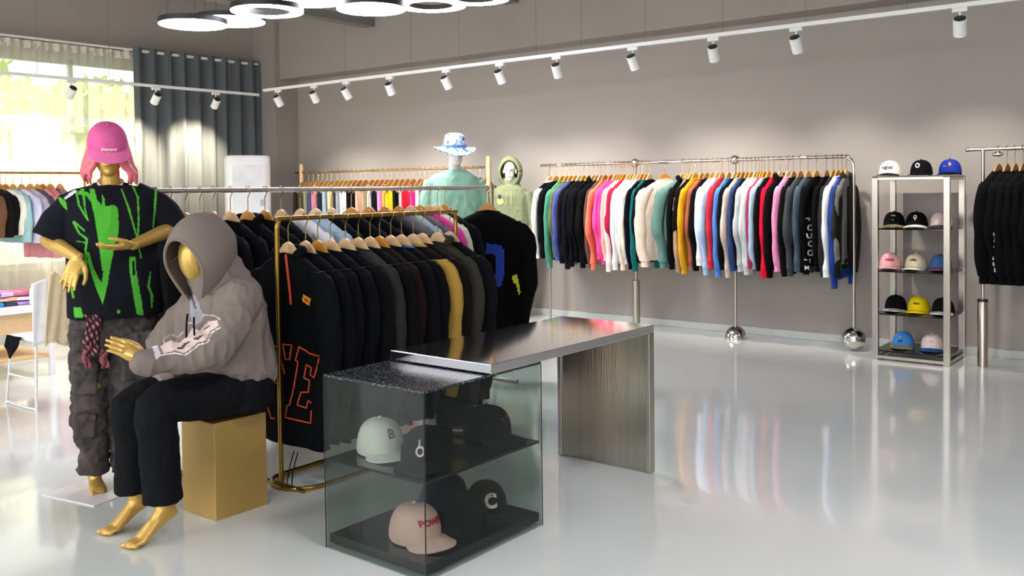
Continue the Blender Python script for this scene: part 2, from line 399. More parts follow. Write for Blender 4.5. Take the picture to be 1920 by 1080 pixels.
cx0, cx1, cy0, cy1, ch = -2.812, -2.272, 2.345, 3.042, .684
gc = thing('glass_display_case', 'smoked glass display case with black glass shelves', 'display case', ((cx0+cx1)/2, (cy0+cy1)/2, 0))
g = .008
part('base', box((cx0+g+.002, cy0+g+.002, .02), (cx1-g-.002, cy1-g-.002, .055), .002), M_shelfglass, gc, False, True)
part('front_pane', box((cx0, cy0, 0), (cx1, cy0+g, ch-.011)), M_glass2, gc, False, True)
part('back_pane', box((cx0, cy1-g, 0), (cx1, cy1, ch-.011)), M_glass, gc, False, True)
part('side_pane', box((cx0, cy0+g, 0), (cx0+g, cy1-g, ch-.011)), M_glass, gc, False, True)
part('side_pane', box((cx1-g, cy0+g, 0), (cx1, cy1-g, ch-.011)), M_glass, gc, False, True)
part('shelf', box((cx0+g, cy0+g, .345), (cx1-g, cy1-g, .355)), M_shelfglass, gc, False, True)
speck = mat('speckled_black_glass', '#191b1f', rough=.12, var=.3, nscale=20, bump=.04, bscale=260)
_nt = speck.node_tree; _b = _nt.nodes['Principled BSDF']; _src = _b.inputs['Base Color'].links[0].from_socket
_n = _nt.nodes.new('ShaderNodeTexNoise'); _n.inputs['Scale'].default_value = 150; _n.inputs['Detail'].default_value = 1
_r = _nt.nodes.new('ShaderNodeValToRGB'); _r.color_ramp.elements[0].position = .60; _r.color_ramp.elements[1].position = .67
_x = _nt.nodes.new('ShaderNodeMix'); _x.data_type = 'RGBA'; _x.inputs[7].default_value = lin('#7d828c')
_nt.links.new([n for n in _nt.nodes if n.type == 'TEX_COORD'][0].outputs['Object'], _n.inputs[0]); _nt.links.new(_n.outputs[0], _r.inputs[0]); _nt.links.new(_r.outputs[0], _x.inputs[0]); _nt.links.new(_src, _x.inputs[6]); _nt.links.new(_x.outputs[2], _b.inputs['Base Color'])
part('top_pane', box((cx0, cy0, ch-.01), (cx1, cy1, ch)), speck, gc, False, True)
em = mat('glass_edge', '#070908', rough=.2)
for x, y in ((cx0, cy0), (cx1, cy0), (cx1, cy1), (cx0, cy1)):
    part('edge_seam', sweep([(x, y, 0), (x, y, ch-.011)], .0022, 6), em, gc, False, True)

gb = thing('gold_plinth', 'brushed gold box plinth under the seated mannequin', 'plinth', (-3.536, 2.385, 0))
part('shell', box((-3.66, 2.25, 0), (-3.412, 2.515, .416), .003), M_goldbox, gb, False, True)

# ================================================================== CAPS
def cap_meshes():
    n, K = 48, 12; a, b, h = .083, .098, .112; rings = []
    for k in range(K+1):
        t = k/K*PI/2*.985; r = math.cos(t)**.72; z = h*math.sin(t)**.92; row = []
        for i in range(n):
            th = 2*PI*i/n; seam = 1-.018*math.exp(-((((th-PI/2)/(PI/3)) % 1.0-.5)/.5)**2*0)*(1 if abs((((th+PI/2)/(PI/3)) % 1.0)-.0) < .06 or abs((((th+PI/2)/(PI/3)) % 1.0)-1) < .06 else 0)
            fr = max(0, -math.sin(th))
            row.append(V((a*r*seam*math.cos(th), b*r*seam*math.sin(th)-.006*fr*math.sin(t*2), z+.006*fr*math.sin(t*2)+.012)))
        rings.append(row)
    low = [V((p.x*.97, p.y*.97, .004)) for p in rings[0]]
    crown = loft([low]+rings)
    top, bot = [], []
    for j in range(9):
        s = j/8; r1, r2 = [], []
        for i in range(21):
            th = -PI/2+(i/20-.5)*2.35; e = math.cos((i/20-.5)*PI)
            x = a*.985*math.cos(th); y = b*.985*math.sin(th); ext = .075*(e**.55)*s
            d = V((math.cos(th)*.45, math.sin(th), 0)).normalized()
            zz = .026-.55*(abs(x+d.x*ext)/a)**2*.03-.012*s*e
            r1.append(V((x+d.x*ext, y+d.y*ext, zz))); r2.append(V((x+d.x*ext, y+d.y*ext, zz-.005)))
        top.append(r1); bot.append(r2)
    tv, tf = sheet(top); bv, bf = sheet(bot); nn = 21; o = len(tv)
    fs = tf+[tuple(reversed([i+o for i in f])) for f in bf]
    R = len(top)
    for i in range(nn-1): fs.append(((R-1)*nn+i, (R-1)*nn+i+1, o+(R-1)*nn+i+1, o+(R-1)*nn+i)); fs.append((i+1, i, o+i, o+i+1))
    for j in range(R-1): fs.append((j*nn, (j+1)*nn, o+(j+1)*nn, o+j*nn)); fs.append(((j+1)*nn+nn-1, j*nn+nn-1, o+j*nn+nn-1, o+(j+1)*nn+nn-1))
    return crown, (tv+bv, fs)
_cr, _br = cap_meshes()
CAP_CROWN = mesh('cap_crown', _cr, None); CAP_BRIM = mesh('cap_brim', _br, None)
CAP_BUTTON = mesh('cap_button', ellipsoid((0, 0, .127), (.007, .007, .005), 10, 6), None)
CAP_BAND = mesh('cap_strap', sweep([(.05*math.cos(a), .094*math.sin(a)+.006, .022) for a in [PI*.25+PI*.5*i/8 for i in range(9)]], .007, 8, .3), None)
CAP_BVH = BVHTree.FromPolygons([tuple(p) for p in _cr[0]], _cr[1])
def text_mesh(s, size, bold=0.):
    c = bpy.data.curves.new('t', 'FONT'); c.body = s; c.size = size; c.align_x = 'CENTER'; c.align_y = 'CENTER'; c.offset = bold; c.resolution_u = 3
    o = bpy.data.objects.new('t', c); COL.objects.link(o); dg = bpy.context.evaluated_depsgraph_get(); dg.update()
    me = bpy.data.meshes.new_from_object(o.evaluated_get(dg)); vf = [v.co.copy() for v in me.vertices], [tuple(p.vertices) for p in me.polygons]
    bpy.data.objects.remove(o); bpy.data.curves.remove(c); bpy.data.meshes.remove(me); return vf
def cap_mark(vf, dx=0., dz=0.):
    vs = []
    for p in vf[0]:
        h = CAP_BVH.ray_cast(V((p.x+dx, -.5, .072+dz+p.y)), V((0, 1, 0)))[0]
        vs.append((h if h else V((p.x+dx, -.08, .072+dz+p.y)))+V((0, -.0025, .0012)))
    return vs, vf[1]
def blob_mark(w_, h_, seed, n=16):
    rnd = random.Random(seed); return [V((w_*math.cos(2*PI*i/n)*rnd.uniform(.6, 1), h_*math.sin(2*PI*i/n)*rnd.uniform(.6, 1), 0)) for i in range(n)], [tuple(range(n))]
def cap(pos, rz, crown, brim, label, marks=(), group=None, strap=None, sc=1., name='baseball_cap', tilt=0.):
    t = thing(name, label, 'cap', pos, rz, group); t.scale = (sc,)*3
    if tilt: t.rotation_euler = (tilt, 0, rz)
    c = place('crown', CAP_CROWN, t, m=cloth(crown)); b = place('brim', CAP_BRIM, t, m=cloth(brim))
    place('button', CAP_BUTTON, c, m=cloth(crown)); place('strap', CAP_BAND, t, m=cloth(strap or crown))
    for vf, colr, dx, dz in marks:
        place('emblem', mesh('emblem', cap_mark(vf, dx, dz), cloth(colr), False), c)
    return t
T = text_mesh
wob = lambda s, z: T(s, z, .0012)
ringm = lambda r: (join(([V((q*r*math.cos(2*PI*i/16), q*r*1.15*math.sin(2*PI*i/16), 0)) for q in (1, .6) for i in range(16)], [(i, (i+1) % 16, 16+(i+1) % 16, 16+i) for i in range(16)])))
rows = [
 (1.463, 323, [(1668, 'f0eadf', '14110f', [(wob('NEW', .036), '1a1818', 0, -.008)], 'white cap with black brim and black lettering on the shelf top'),
               (1727, '101012', '101012', [(ringm(.017), 'f2f2f2', -.012, .008)], 'black cap with white O badge in the middle of the shelf top'),
               (1781, '1f3390', '14162c', [(wob('B', .034), 'e59a2c', .004, .01), (wob('--', .03), 'b98a3a', -.035, .0)], 'royal blue cap with orange letter on the shelf top')]),
 (1.05, 428, [(1676, '131213', '8a8058', [(blob_mark(.022, .007, 3), 'b79a63', .0, .022), (blob_mark(.008, .005, 4), '9aa03c', -.004, -.012)], 'black cap with khaki brim and tan stroke, second tier'),
              (1718, '111113', 'c9ccc2', [(ringm(.013), 'f4f4f4', .0, .012), (wob('I', .03), 'f4f4f4', 0, -.004)], 'black cap with white badge and pale brim edge, second tier'),
              (1764, 'cdb7b0', '3a3433', [], 'dusty pink cap behind the right front post, second tier')]),
 (.714, 512, [(1669, 'f0b4b4', 'f2b9b8', [(wob('PARIS', .026), 'c81a30', 0, .0)], 'pale pink cap with red lettering, third tier'),
              (1717, 'efdfb8', 'd6d2bf', [(wob('wilks', .024), '4a4436', 0, .008)], 'cream cap with small dark lettering, third tier'),
              (1763, '3d618f', '6a3f48', [], 'faded denim blue cap, third tier')]),
 (.372, 596, [(1679, '0f0f11', 'b9b9b6', [], 'plain black cap with grey brim edge, left on the fourth tier'),
              (1722, 'f2d51a', 'e6c71d', [(wob('villain', .022), '6a5d16', 0, .004)], 'bright yellow cap with small dark lettering, fourth tier'),
              (1768, '18191b', 'c4c4c0', [], 'plain black cap behind the right post, fourth tier')]),
 (.078, 668, [(1693, '4a90d8', 'b09a6a', [(blob_mark(.01, .01, 8), 'd9a441', -.006, .018), (wob('gulf', .022), '27466e', -.006, -.012)], 'sky blue cap with tan brim on the bottom tier'),
              (1747, 'f1d9d3', '2f5f8f', [(blob_mark(.02, .012, 9), 'e6bcc4', 0, .005)], 'blush white cap with blue brim on the bottom tier')])]
for z, py, caps in rows:
    for px, c1, c2, mk, lb in caps:
        p = aty(px, py, 7.79)
        cap((p.x, 7.80, z+.001), .12+random.uniform(-.1, .1), c1, c2, lb, mk, 'caps on the steel shelf', sc=1.0)
# steel cap shelf
sx0, sx1, sy0, sy1 = -2.325, -1.748, 7.54, 8.06
sf = thing('cap_shelf', 'tall brushed steel shelf unit with dark glass tiers for caps', 'shelf', ((sx0+sx1)/2, (sy0+sy1)/2, 0))
pw = .045
for x, y in ((sx0, sy0), (sx1-pw, sy0), (sx0, sy1-pw), (sx1-pw, sy1-pw)):
    part('post', box((x, y, 0), (x+pw, y+pw, 1.45), .003), M_satin, sf, False, True)
for z in (.012, 1.43):
    for y in (sy0, sy1-pw): part('rail', box((sx0+pw, y+.004, z), (sx1-pw, y+pw-.004, z+.024), .002), M_satin, sf, False, True)
    for x in (sx0, sx1-pw): part('rail', box((x+.004, sy0+pw, z), (x+pw-.004, sy1-pw, z+.024), .002), M_satin, sf, False, True)
for z in (.066, .36, .702, 1.038, 1.451):
    part('tier', box((sx0+.004, sy0+.006, z), (sx1-.004, sy1-.006, z+.011)) if z > 1.4 else box((sx0+.01, sy0+pw*.5, z), (sx1-.01, sy1-.01, z+.011)), M_shelfglass, sf, False, True)

# caps and a bag in the glass case
cs, cb = .3565, .0565
def incase(px, py, z, rz=0.):
    p = atz(px, py, z); f = V((math.sin(rz), -math.cos(rz))); l = V((f.y, -f.x))     # keep crown and brim clear of the panes
    ext = [f*.19, f*.17+l*.06, f*.17-l*.06, f*-.115, l*.095, l*-.095]
    p.x = min(max(p.x, cx0+.012-min(e.x for e in ext)), cx1-.012-max(e.x for e in ext)); p.y = min(max(p.y, cy0+.012-min(e.y for e in ext)), cy1-.012-max(e.y for e in ext)); return p
cap(incase(705, 845, cs, 1.25), 1.25, 'e9e2d4', 'ebe6db', 'cream cap with grey letter on the upper glass-case shelf', [(wob('B', .045), '6d6f73', 0, .01)], 'caps in the glass case', sc=1.1)
cap(incase(790, 868, cs, .5), .5, '0c0d10', '0b0c0f', 'black cap with pale ring emblem on the upper glass-case shelf', [(ringm(.016), 'e8d6c2', .01, -.01), (wob('i', .03), 'e8d6c2', .006, .016)], 'caps in the glass case', sc=1.1)
cap(incase(915, 822, cs, 1.5), 1.5, '0b0b0d', '0b0b0d', 'black cap with tiny red mark on the upper glass-case shelf', [(blob_mark(.006, .008, 2), 'd01c2c', .018, .02), (wob('-', .03), '8a2530', -.01, .018)], 'caps in the glass case', sc=1.12)
cap(incase(778, 1010, cb, 1.5), 1.5, 'e9b9a8', 'eac0b0', 'salmon pink mesh cap with red lettering in the case bottom', [(wob('POWER', .027), 'c2182e', .0, .006)], 'caps in the glass case', sc=1.12)
cap(incase(838, 945, cb, 2.6), 2.6, '1c2233', '1a1f2e', 'navy cap with brown strap at the back of the case bottom', [], 'caps in the glass case', strap='6b4a2c', sc=1.05)
cap(incase(880, 985, cb, .6), .6, '09090b', '09090b', 'plain black cap in the middle of the case bottom', [], 'caps in the glass case', sc=1.05)
cap(incase(930, 966, cb, .9), .9, '0a0a0c', '0a0a0c', 'black cap with big cream C in the case bottom', [(T('C', .07, .003), 'efdfc4', 0, .0)], 'caps in the glass case', sc=1.05)
p = incase(835, 800, cs); bgk = thing('black_bag', 'black fabric bag with tall loop handle in the glass case', 'bag', (max(p.x-.06, cx0+.115), min(p.y+.06, cy1-.06), cs))
blk = cloth('0d0e11')
place('pouch', remesh([box((-.09, -.035, 0), (.09, .035, .13), .02)], .008, 6, 'pouch', blk, lambda c, n: .006*noise.noise(c*18)), bgk)
part('handle', sweep(smoothpath([(-.07, 0, .1), (-.065, 0, .2), (-.03, 0, .255), (.03, 0, .255), (.065, 0, .2), (.07, 0, .1)], 5), .016, 10, .5), blk, bgk)
p = incase(955, 790, cs); tu = thing('metal_tube', 'short brown metallic tube lying in the glass case', 'tube', (p.x, p.y, cs))
part('cylinder', sweep([(-.05, -.03, .019), (.05, .03, .019)], .018, 16), mat('bronze_tube', '#8d7766', rough=.3, metal=.8), tu)
part('end_cap', sweep([(.05, .03, .019), (.056, .0335, .019)], .0185, 16), M_satin, tu)

# ================================================================== RACKS
def tubepart(name, pts, r, m, t, n=12): return part(name, sweep(pts, r, n), m, t, True, True)
RY, RZ = 7.86, 1.637
xe, xl = -2.57, -5.735
mr = thing('wall_rack', 'long chrome garment rack with ball feet against the wall', 'clothes rack', ((xe+xl)/2, RY, 0))
tubepart('rail', smoothpath([(-5.84, RY, RZ), (-4, RY, RZ), (xe-.16, RY, RZ), (xe-.05, RY, RZ-.016), (xe-.006, RY, RZ-.06), (xe, RY, RZ-.16)], 6), .014, M_chrome, mr)
tubepart('post', [(xe, RY, RZ-.15), (xe, RY, .18)], .014, M_satin, mr)
part('ball_foot', ellipsoid((xe, RY, .1), (.1, .1, .1), 32, 20), M_chrome, mr, True, True)
xa, xb = aty(1191, 305, RY).x, aty(1378, 300, RY).x
for x in (xa, xb):
    part('rail_ball', ellipsoid((x, RY, RZ), (.043, .043, .043), 24, 14), M_chrome, mr, True, True)
    tubepart('post', [(x, RY, RZ-.03), (x, RY, .03)], .013, M_satin, mr)
part('cylinder_foot', lathe([(.01, 0), (.036, 0), (.036, .48), (.03, .484), (.01, .485)], 24, (xa, RY, 0)), M_satin, mr, True, True)
part('dome_foot', lathe([(.1, 0), (.1, .012), (.094, .05), (.075, .085), (.045, .11), (.01, .118)], 32, (xb, RY, 0)), M_chrome, mr, True, True)
tubepart('post', [(xl, RY, RZ), (xl, RY, .02)], .011, M_satin, mr)
part('foot_plate', lathe([(.05, 0), (.05, .012), (.01, .014)], 20, (xl, RY, 0)), M_satin, mr, True, True)

R2Y, R2Z = 7.72, 1.655
x2 = aty(1843, 400, R2Y).x; xs2 = aty(1814, 276, R2Y).x
rr = thing('side_rack', 'steel garment rack at the right edge with a cylinder foot', 'clothes rack', (x2, R2Y, 0))
tubepart('rail', [(xs2, R2Y, R2Z), (x2+1.6, R2Y, R2Z)], .013, M_satin, rr)
part('rail_end', ellipsoid((xs2, R2Y, R2Z), (.017, .017, .017), 12, 8), M_satin, rr, True, True)
part('finial', ellipsoid((x2+.1, R2Y, R2Z-.04), (.04, .02, .02), 14, 8), M_chrome, rr, True, True)
for x in (x2, x2+1.5):
    tubepart('post', [(x, R2Y, R2Z), (x, R2Y, .4)], .013, M_satin, rr)
    part('cylinder_foot', lathe([(.01, 0), (.037, 0), (.037, .5), (.03, .512), (.01, .513)], 24, (x, R2Y, 0)), M_satin, rr, True, True)
    part('foot_ring', lathe([(.0385, .496), (.0385, .514), (.02, .515)], 24, (x, R2Y, 0)), M_black, rr, True, True)

GX, GZ, GY0, GY1 = -3.56, 1.27, 2.705, 3.96
gr = thing('gold_rack', 'low brass garment rack packed with dark jackets', 'clothes rack', (GX, (GY0+GY1)/2, 0))
for nm, pts in (('rail', smoothpath([(GX, GY0, GZ-.05), (GX, GY0+.012, GZ-.012), (GX, GY0+.05, GZ), (GX, 3.3, GZ), (GX, GY1-.05, GZ), (GX, GY1-.012, GZ-.012), (GX, GY1, GZ-.05)], 5)),
                ('post', [(GX, GY0, GZ-.05), (GX, GY0, .02)]), ('post', [(GX, GY1, GZ-.05), (GX, GY1, .02)])):
    tubepart(nm, pts, .0115, M_gold, gr)
lp = []
for k in range(9):
    a = PI+PI*k/8; lp.append((GX+.02+.15*math.cos(a), GY0+.10+.13*math.sin(a), .013))
for k in range(9):
    a = PI*k/8; lp.append((GX+.02+.15*math.cos(a), GY1-.10+.13*math.sin(a), .013))
part('floor_loop', sweep(lp, .011, 10, closed=True), M_gold, gr, True, True)
for y in (GY0, GY1): tubepart('crossbar', [(GX-.13, y, .013), (GX+.17, y, .013)], .009, M_gold, gr)

HX, HZ, HY0, HY1 = -4.3, 1.408, 2.52, 5.18
wr = thing('steel_rack', 'white steel garment rack behind the low brass rack', 'clothes rack', (HX, (HY0+HY1)/2, 0))
tubepart('rail', [(HX, HY0, HZ), (HX, HY1+.03, HZ)], .0135, mat('pale_steel', '#d8d5d3', rough=.25, metal=.8), wr)
for y in (HY0, HY1):
    tubepart('post', [(HX, y, HZ+.02), (HX, y, .02)], .015, mat('bronze_post', '#a78f78', rough=.35, metal=.8), wr)
    tubepart('foot', [(HX-.22, y, .014), (HX+.22, y, .014)], .013, M_satin, wr)

# ================================================================== HANGERS AND HUNG GARMENTS (local: rail at origin, width along x, down -z)
def hanger_meshes():
    top = [(-.19, -.252), (-.15, -.228), (-.10, -.196), (-.075, -.172), (-.055, -.146), (-.03, -.122), (0, -.110), (.03, -.122), (.055, -.146), (.075, -.172), (.10, -.196), (.15, -.228), (.19, -.252)]
    bot = [(.19, -.270), (.15, -.252), (.09, -.220), (.04, -.192), (0, -.180), (-.04, -.192), (-.09, -.220), (-.15, -.252), (-.19, -.270)]
    yoke = extr(top+bot, .0065)
    hook = [(0, 0, -.125), (0, 0, -.05)]+[(.0+.0225*math.sin(a)-0*1, 0, .0-.0225*math.cos(a)) for a in []]
    path = [(0, 0, -.115), (0, 0, -.075), (0, 0, -.045), (.008, 0, -.028), (.0215, 0, -.008), (.0195, 0, .011), (.006, 0, .0205), (-.010, 0, .019), (-.0205, 0, .007), (-.0205, 0, -.008)]
    return mesh('hanger_yoke', yoke, M_wood, False), mesh('hanger_hook', sweep(smoothpath(path, 3), .0026, 6), M_brass)
H_YOKE, H_HOOK = hanger_meshes()
def body_vf(W, L, Th, seed, neck=.078, fit=1.0, hemrib=True):
    rnd = random.Random(seed); n = 30; ph = [rnd.uniform(0, 6.28) for _ in range(6)]
    prof = [(-.172, neck, .55), (-.180, neck+.012, .8), (-.205, .56*W+.005, .92), (-.235, .80*W, 1.), (-.268, .93*W, 1.), (-.315, W, 1.), (-.38, W*.99, 1.)]
    z1 = -.22-L; m = 9
    for k in range(1, m+1):
        t = k/m; prof.append((-.38+(z1+.38)*t, W*(.985+.03*math.sin(t*3+ph[0]))*fit, 1.0-.04*t))
    if hemrib: prof += [(z1-.012, W*.93*fit, .85), (z1-.055, W*.92*fit, .82)]
    rings = []
    for z, wv, tt in prof:
        dep = min(1, max(0, (-z-.25)/.3)); row = []
        for i in range(n):
            a = 2*PI*i/n; cx, sy = math.cos(a), math.sin(a)
            x = wv*math.copysign(abs(cx)**.7, cx); y = Th*tt*math.copysign(abs(sy)**.75, sy)
            fold = Th*.42*dep*(math.sin(x*26+ph[1]+z*2)+.6*math.sin(x*47+ph[2]-z*3))*(1-abs(x/wv)**4*.5)
            row.append(V((x, y*(1-.15*dep)+fold*.6, z+.006*math.sin(x*22+ph[3])*dep)))
        rings.append(row)
    return loft(rings)
def sleeve_vf(W, s, L, Th, seed, rr=.058):
    rnd = random.Random(seed); o = rnd.uniform(-.3, .3)*Th
    pts = [(s*W*.74, 0, -.245), (s*W*.95, 0, -.30), (s*(W+.022), o*.3, -.385), (s*(W+.038), o*.7, -.5), (s*(W+.03+rnd.uniform(-.02, .02)), o, -.66), (s*(W+.015+rnd.uniform(-.03, .02)), o, -.80), (s*(W+.0+rnd.uniform(-.03, .02)), o, -.24-L)]
    p = smoothpath(pts, 4); K = len(p); n = 14; rings = []
    end = p[-1]; ph = rnd.uniform(0, 6)
    rad = []
    for i, q in enumerate(p):
        t = i/(K-1); r = rr*(1-.30*t)*(1+.05*math.sin(t*17+ph)+.035*math.sin(t*41+ph))
        if t < .06: r *= .75
        rad.append(r)
    p += [end+V((0, 0, -.006)), end+V((0, 0, -.06))]; rad += [rr*.56, rr*.53]
    for q, r in zip(p, rad):
        row = []
        for i in range(n):
            a = 2*PI*i/n; wob_ = 1+.08*math.sin(3*a+q.z*19+ph)
            row.append(V((q.x+r*math.cos(a)*wob_, q.y+min(Th, r*.8)*math.sin(a)*wob_, q.z)))
        rings.append(row)
    return loft(rings)
def collar_vf(neck, Th):
    pts = [(neck*math.cos(2*PI*i/20), Th*.62*math.sin(2*PI*i/20), -.168-.012*abs(math.cos(2*PI*i/20))) for i in range(20)]
    return sweep(pts, .009, 8, closed=True)
def hood_vf(Th):
    return join(sweep(smoothpath([(-.085, -Th*.4, -.17), (-.09, Th*.3, -.15), (-.05, Th*.9, -.15), (0, Th*1.05, -.145), (.05, Th*.9, -.15), (.09, Th*.3, -.15), (.085, -Th*.4, -.17)], 4), .022, 10, .8, round_ends=True),
                ellipsoid((0, Th*.9, -.23), (.095, Th*.65, .085), 18, 10))
GAR = {}
def gset(key, W, L, Th, SL, nvar=3, rr=.058, hem=True, fit=1.0):
    GAR[key] = [(mesh('body', body_vf(W, L, Th, 10*k+hash(key) % 7, fit=fit, hemrib=hem), None), mesh('sleeve', sleeve_vf(W, 1, SL, Th*1.05, 31*k+1, rr), None), mesh('sleeve', sleeve_vf(W, -1, SL, Th*1.05, 31*k+2, rr), None), mesh('neckband', collar_vf(.085, Th), None)) for k in range(nvar)] + [mesh('hood', hood_vf(Th), None)]
    random.seed(11)
def _h(s): return sum(ord(c) for c in s)
hash = _h
gset('sweat', .235, .66, .024, .70, 4)
gset('wide', .25, .66, .040, .70, 2, .075)
gset('jacket', .245, .80, .040, .74, 3, .066)
gset('big', .255, .80, .045, .76, 1, .074)
gset('tee', .25, .58, .045, .26, 2, .075, False)
def hang(key, pos, rz, c, kind, label, hlabel, group, sleeve=None, hood=None, neck=None, wood=M_wood, var=None, tilt=0., dz=0.):
    hn = thing('wooden_hanger', hlabel, 'hanger', pos, rz, 'wooden hangers '+group[1])
    place('yoke', H_YOKE, hn, m=wood); place('hook', H_HOOK, hn)
    g = thing(kind[0], label, kind[1], V(pos)+V((0, 0, dz)), rz, group[0])
    vs = GAR[key]; k = var if var is not None else random.randrange(len(vs)-1); b, s1, s2, nb = vs[k]
    if tilt: g.rotation_euler = (0, tilt, rz)
    o = place('body', b, g, m=c); place('sleeve', s1, g, m=sleeve or c); place('sleeve', s2, g, m=sleeve or c)
    place('neckband', nb, g, m=neck or sleeve or c)
    if hood: place('hood', vs[-1], g, m=hood)
    zs_ = random.uniform(.93, 1.07) if key == 'sweat' else 1.
    g.scale = (1, 1, zs_); g.location.z += (zs_-1)*.17
    return g

# ---- long wall rack (px of each sleeve, colour, words, options)
wall_items = [(1003, '101114', 'black varsity sweatshirt with white sleeves', dict(sleeve='e8e8e6')), (1014, '0f1013', 'black sweatshirt'), (1026, '4a8f76', 'jade green sweatshirt'), (1035, '5f6f42', 'thin olive sweatshirt'),
 (1043, '4e5796', 'violet blue sweatshirt'), (1051, '101218', 'black sweatshirt'), (1059, '161b2c', 'dark navy sweatshirt'), (1067, '111318', 'black sweatshirt'), (1076, '0f1014', 'black sweatshirt'), (1085, '131316', 'black hoodie', dict(hood='131316')),
 (1093, '0f0f11', 'black sweatshirt'), (1099, '6a4842', 'dark brown sweatshirt'), (1107, 'f08262', 'coral orange sweatshirt'), (1118, 'ff5cab', 'hot pink sweatshirt'), (1127, 'e8489a', 'deep pink sweatshirt'), (1134, 'f1bca6', 'peach sweatshirt'), (1139, 'ece3d8', 'off-white sweatshirt'),
 (1144, 'c22a50', 'crimson sweatshirt'), (1152, 'e6eae9', 'cool white sweatshirt'), (1159, 'd9dddb', 'pale grey sweatshirt'), (1165, 'f0dccb', 'pale cream sweatshirt'), (1171, 'efe4d8', 'ivory sweatshirt'),
 (1178, '101422', 'dark navy sweatshirt with purple shoulder', dict(neck='7a3fb0')), (1185, '126a68', 'dark teal sweatshirt'), (1192, '0f1315', 'black sweatshirt'), (1200, 'ecd6c2', 'wide cream sweatshirt', dict(key='wide', turn=-.45)), (1236, '62867d', 'wide sage green sweatshirt', dict(key='wide', turn=-.40)),
 (1254, '0e1012', 'black hoodie', dict(hood='0e1012')), (1266, 'b49678', 'tan sweatshirt'), (1271, '141312', 'black sweatshirt'), (1278, 'd29e1e', 'mustard yellow sweatshirt'), (1290, 'a05744', 'rust brown sweatshirt'), (1300, '101010', 'black sweatshirt'), (1311, 'f0eef2', 'bright white sweatshirt'), (1320, 'abcbee', 'light blue sweatshirt'),
 (1329, 'cd2f3b', 'brick red sweatshirt'), (1342, '4f84d0', 'cornflower blue sweatshirt'), (1354, '11141a', 'black sweatshirt'), (1362, 'd3bfb2', 'beige sweatshirt'), (1369, '2c4270', 'navy blue sweatshirt'), (1377, '101218', 'black sweatshirt'),
 (1385, 'c0c4c4', 'light grey sweatshirt'), (1393, 'cdd1d0', 'silver grey sweatshirt'), (1400, 'b8bcbb', 'mid grey sweatshirt'), (1405, '9c3252', 'maroon sweatshirt'), (1410, 'a9c0d8', 'powder blue sweatshirt'), (1418, '0e1013', 'black sweatshirt'), (1428, 'dc1136', 'scarlet sweatshirt'), (1440, '0f1012', 'black hoodie', dict(hood='0f1012')),
 (1455, 'f392bd', 'candy pink sweatshirt'), (1465, '111112', 'black sweatshirt'), (1478, '45474a', 'charcoal grey sweatshirt'), (1493, '46535f', 'slate blue sweatshirt'), (1509, '0c0c0d', 'black sweatshirt with white letters down the sleeve', dict(text=1)), (1528, '0e0e0f', 'black sweatshirt'), (1541, '2a2b2b', 'soft black sweatshirt'),
 (1550, 'eef0f2', 'plain white sweatshirt'), (1558, '1f3f8c', 'long royal blue sweatshirt', dict(long=1.12)), (1567, '70716f', 'steel grey sweatshirt'), (1577, '27261f', 'dark olive sweatshirt'), (1587, '2f2c25', 'brown-black hoodie', dict(hood='2f2c25'))]
WALLG = {}
for i, it in enumerate(wall_items):
    px, c, words = it[:3]; op = it[3] if len(it) > 3 else {}
    x = aty(px, 380, RY-.27).x; x = min(x, xe-.06)
    o_ = ordinal(i+1); kd = ('hoodie' if 'hoodie' in words else 'sweatshirt')
    t = op.get('turn', random.uniform(-.05, .05))
    if 'turn' in op: x += -math.sin(t)*.27
    g = hang(op.get('key', 'sweat'), (x, RY, RZ), PI/2+t, cloth(c), (kd, kd), words+', '+o_+' from left, long wall rack', 'wooden hanger of the '+o_+' garment from left on the long wall rack',
             ('sweatshirts on the long wall rack', 'on the long wall rack'), sleeve=cloth(op['sleeve']) if 'sleeve' in op else None, hood=cloth(op['hood']) if 'hood' in op else None, neck=cloth(op['neck']) if 'neck' in op else None,
             wood=random.choice((M_wood2, M_wood2, M_wood3, M_wood)), dz=random.uniform(-.03, .03)*0)
    if 'long' in op: g.scale.z = op['long']; g.location.z = RZ+(op['long']-1)*.17
    if 'text' in op: WALLG['text'] = g
# ---- rack at the right edge
for i, px in enumerate((1872, 1888, 1903, 1918, 1934, 1952)):
    lb = ('black long top with pale print, ' if i == 1 else 'black long top, ')+ordinal(i+1)+' from left on the rack at the right edge'
    x = aty(px, 330, R2Y).x
    g = hang('wide', (x, R2Y, R2Z), PI/2+(-.22 if i == 0 else -.15), cloth('0b0b0d'), ('sweatshirt', 'sweatshirt'), lb, 'wooden hanger of the '+ordinal(i+1)+' garment on the rack at the right edge',
             ('tops on the right edge rack', 'on the right edge rack'), wood=M_wood3)
    WALLG['r%d' % i] = g

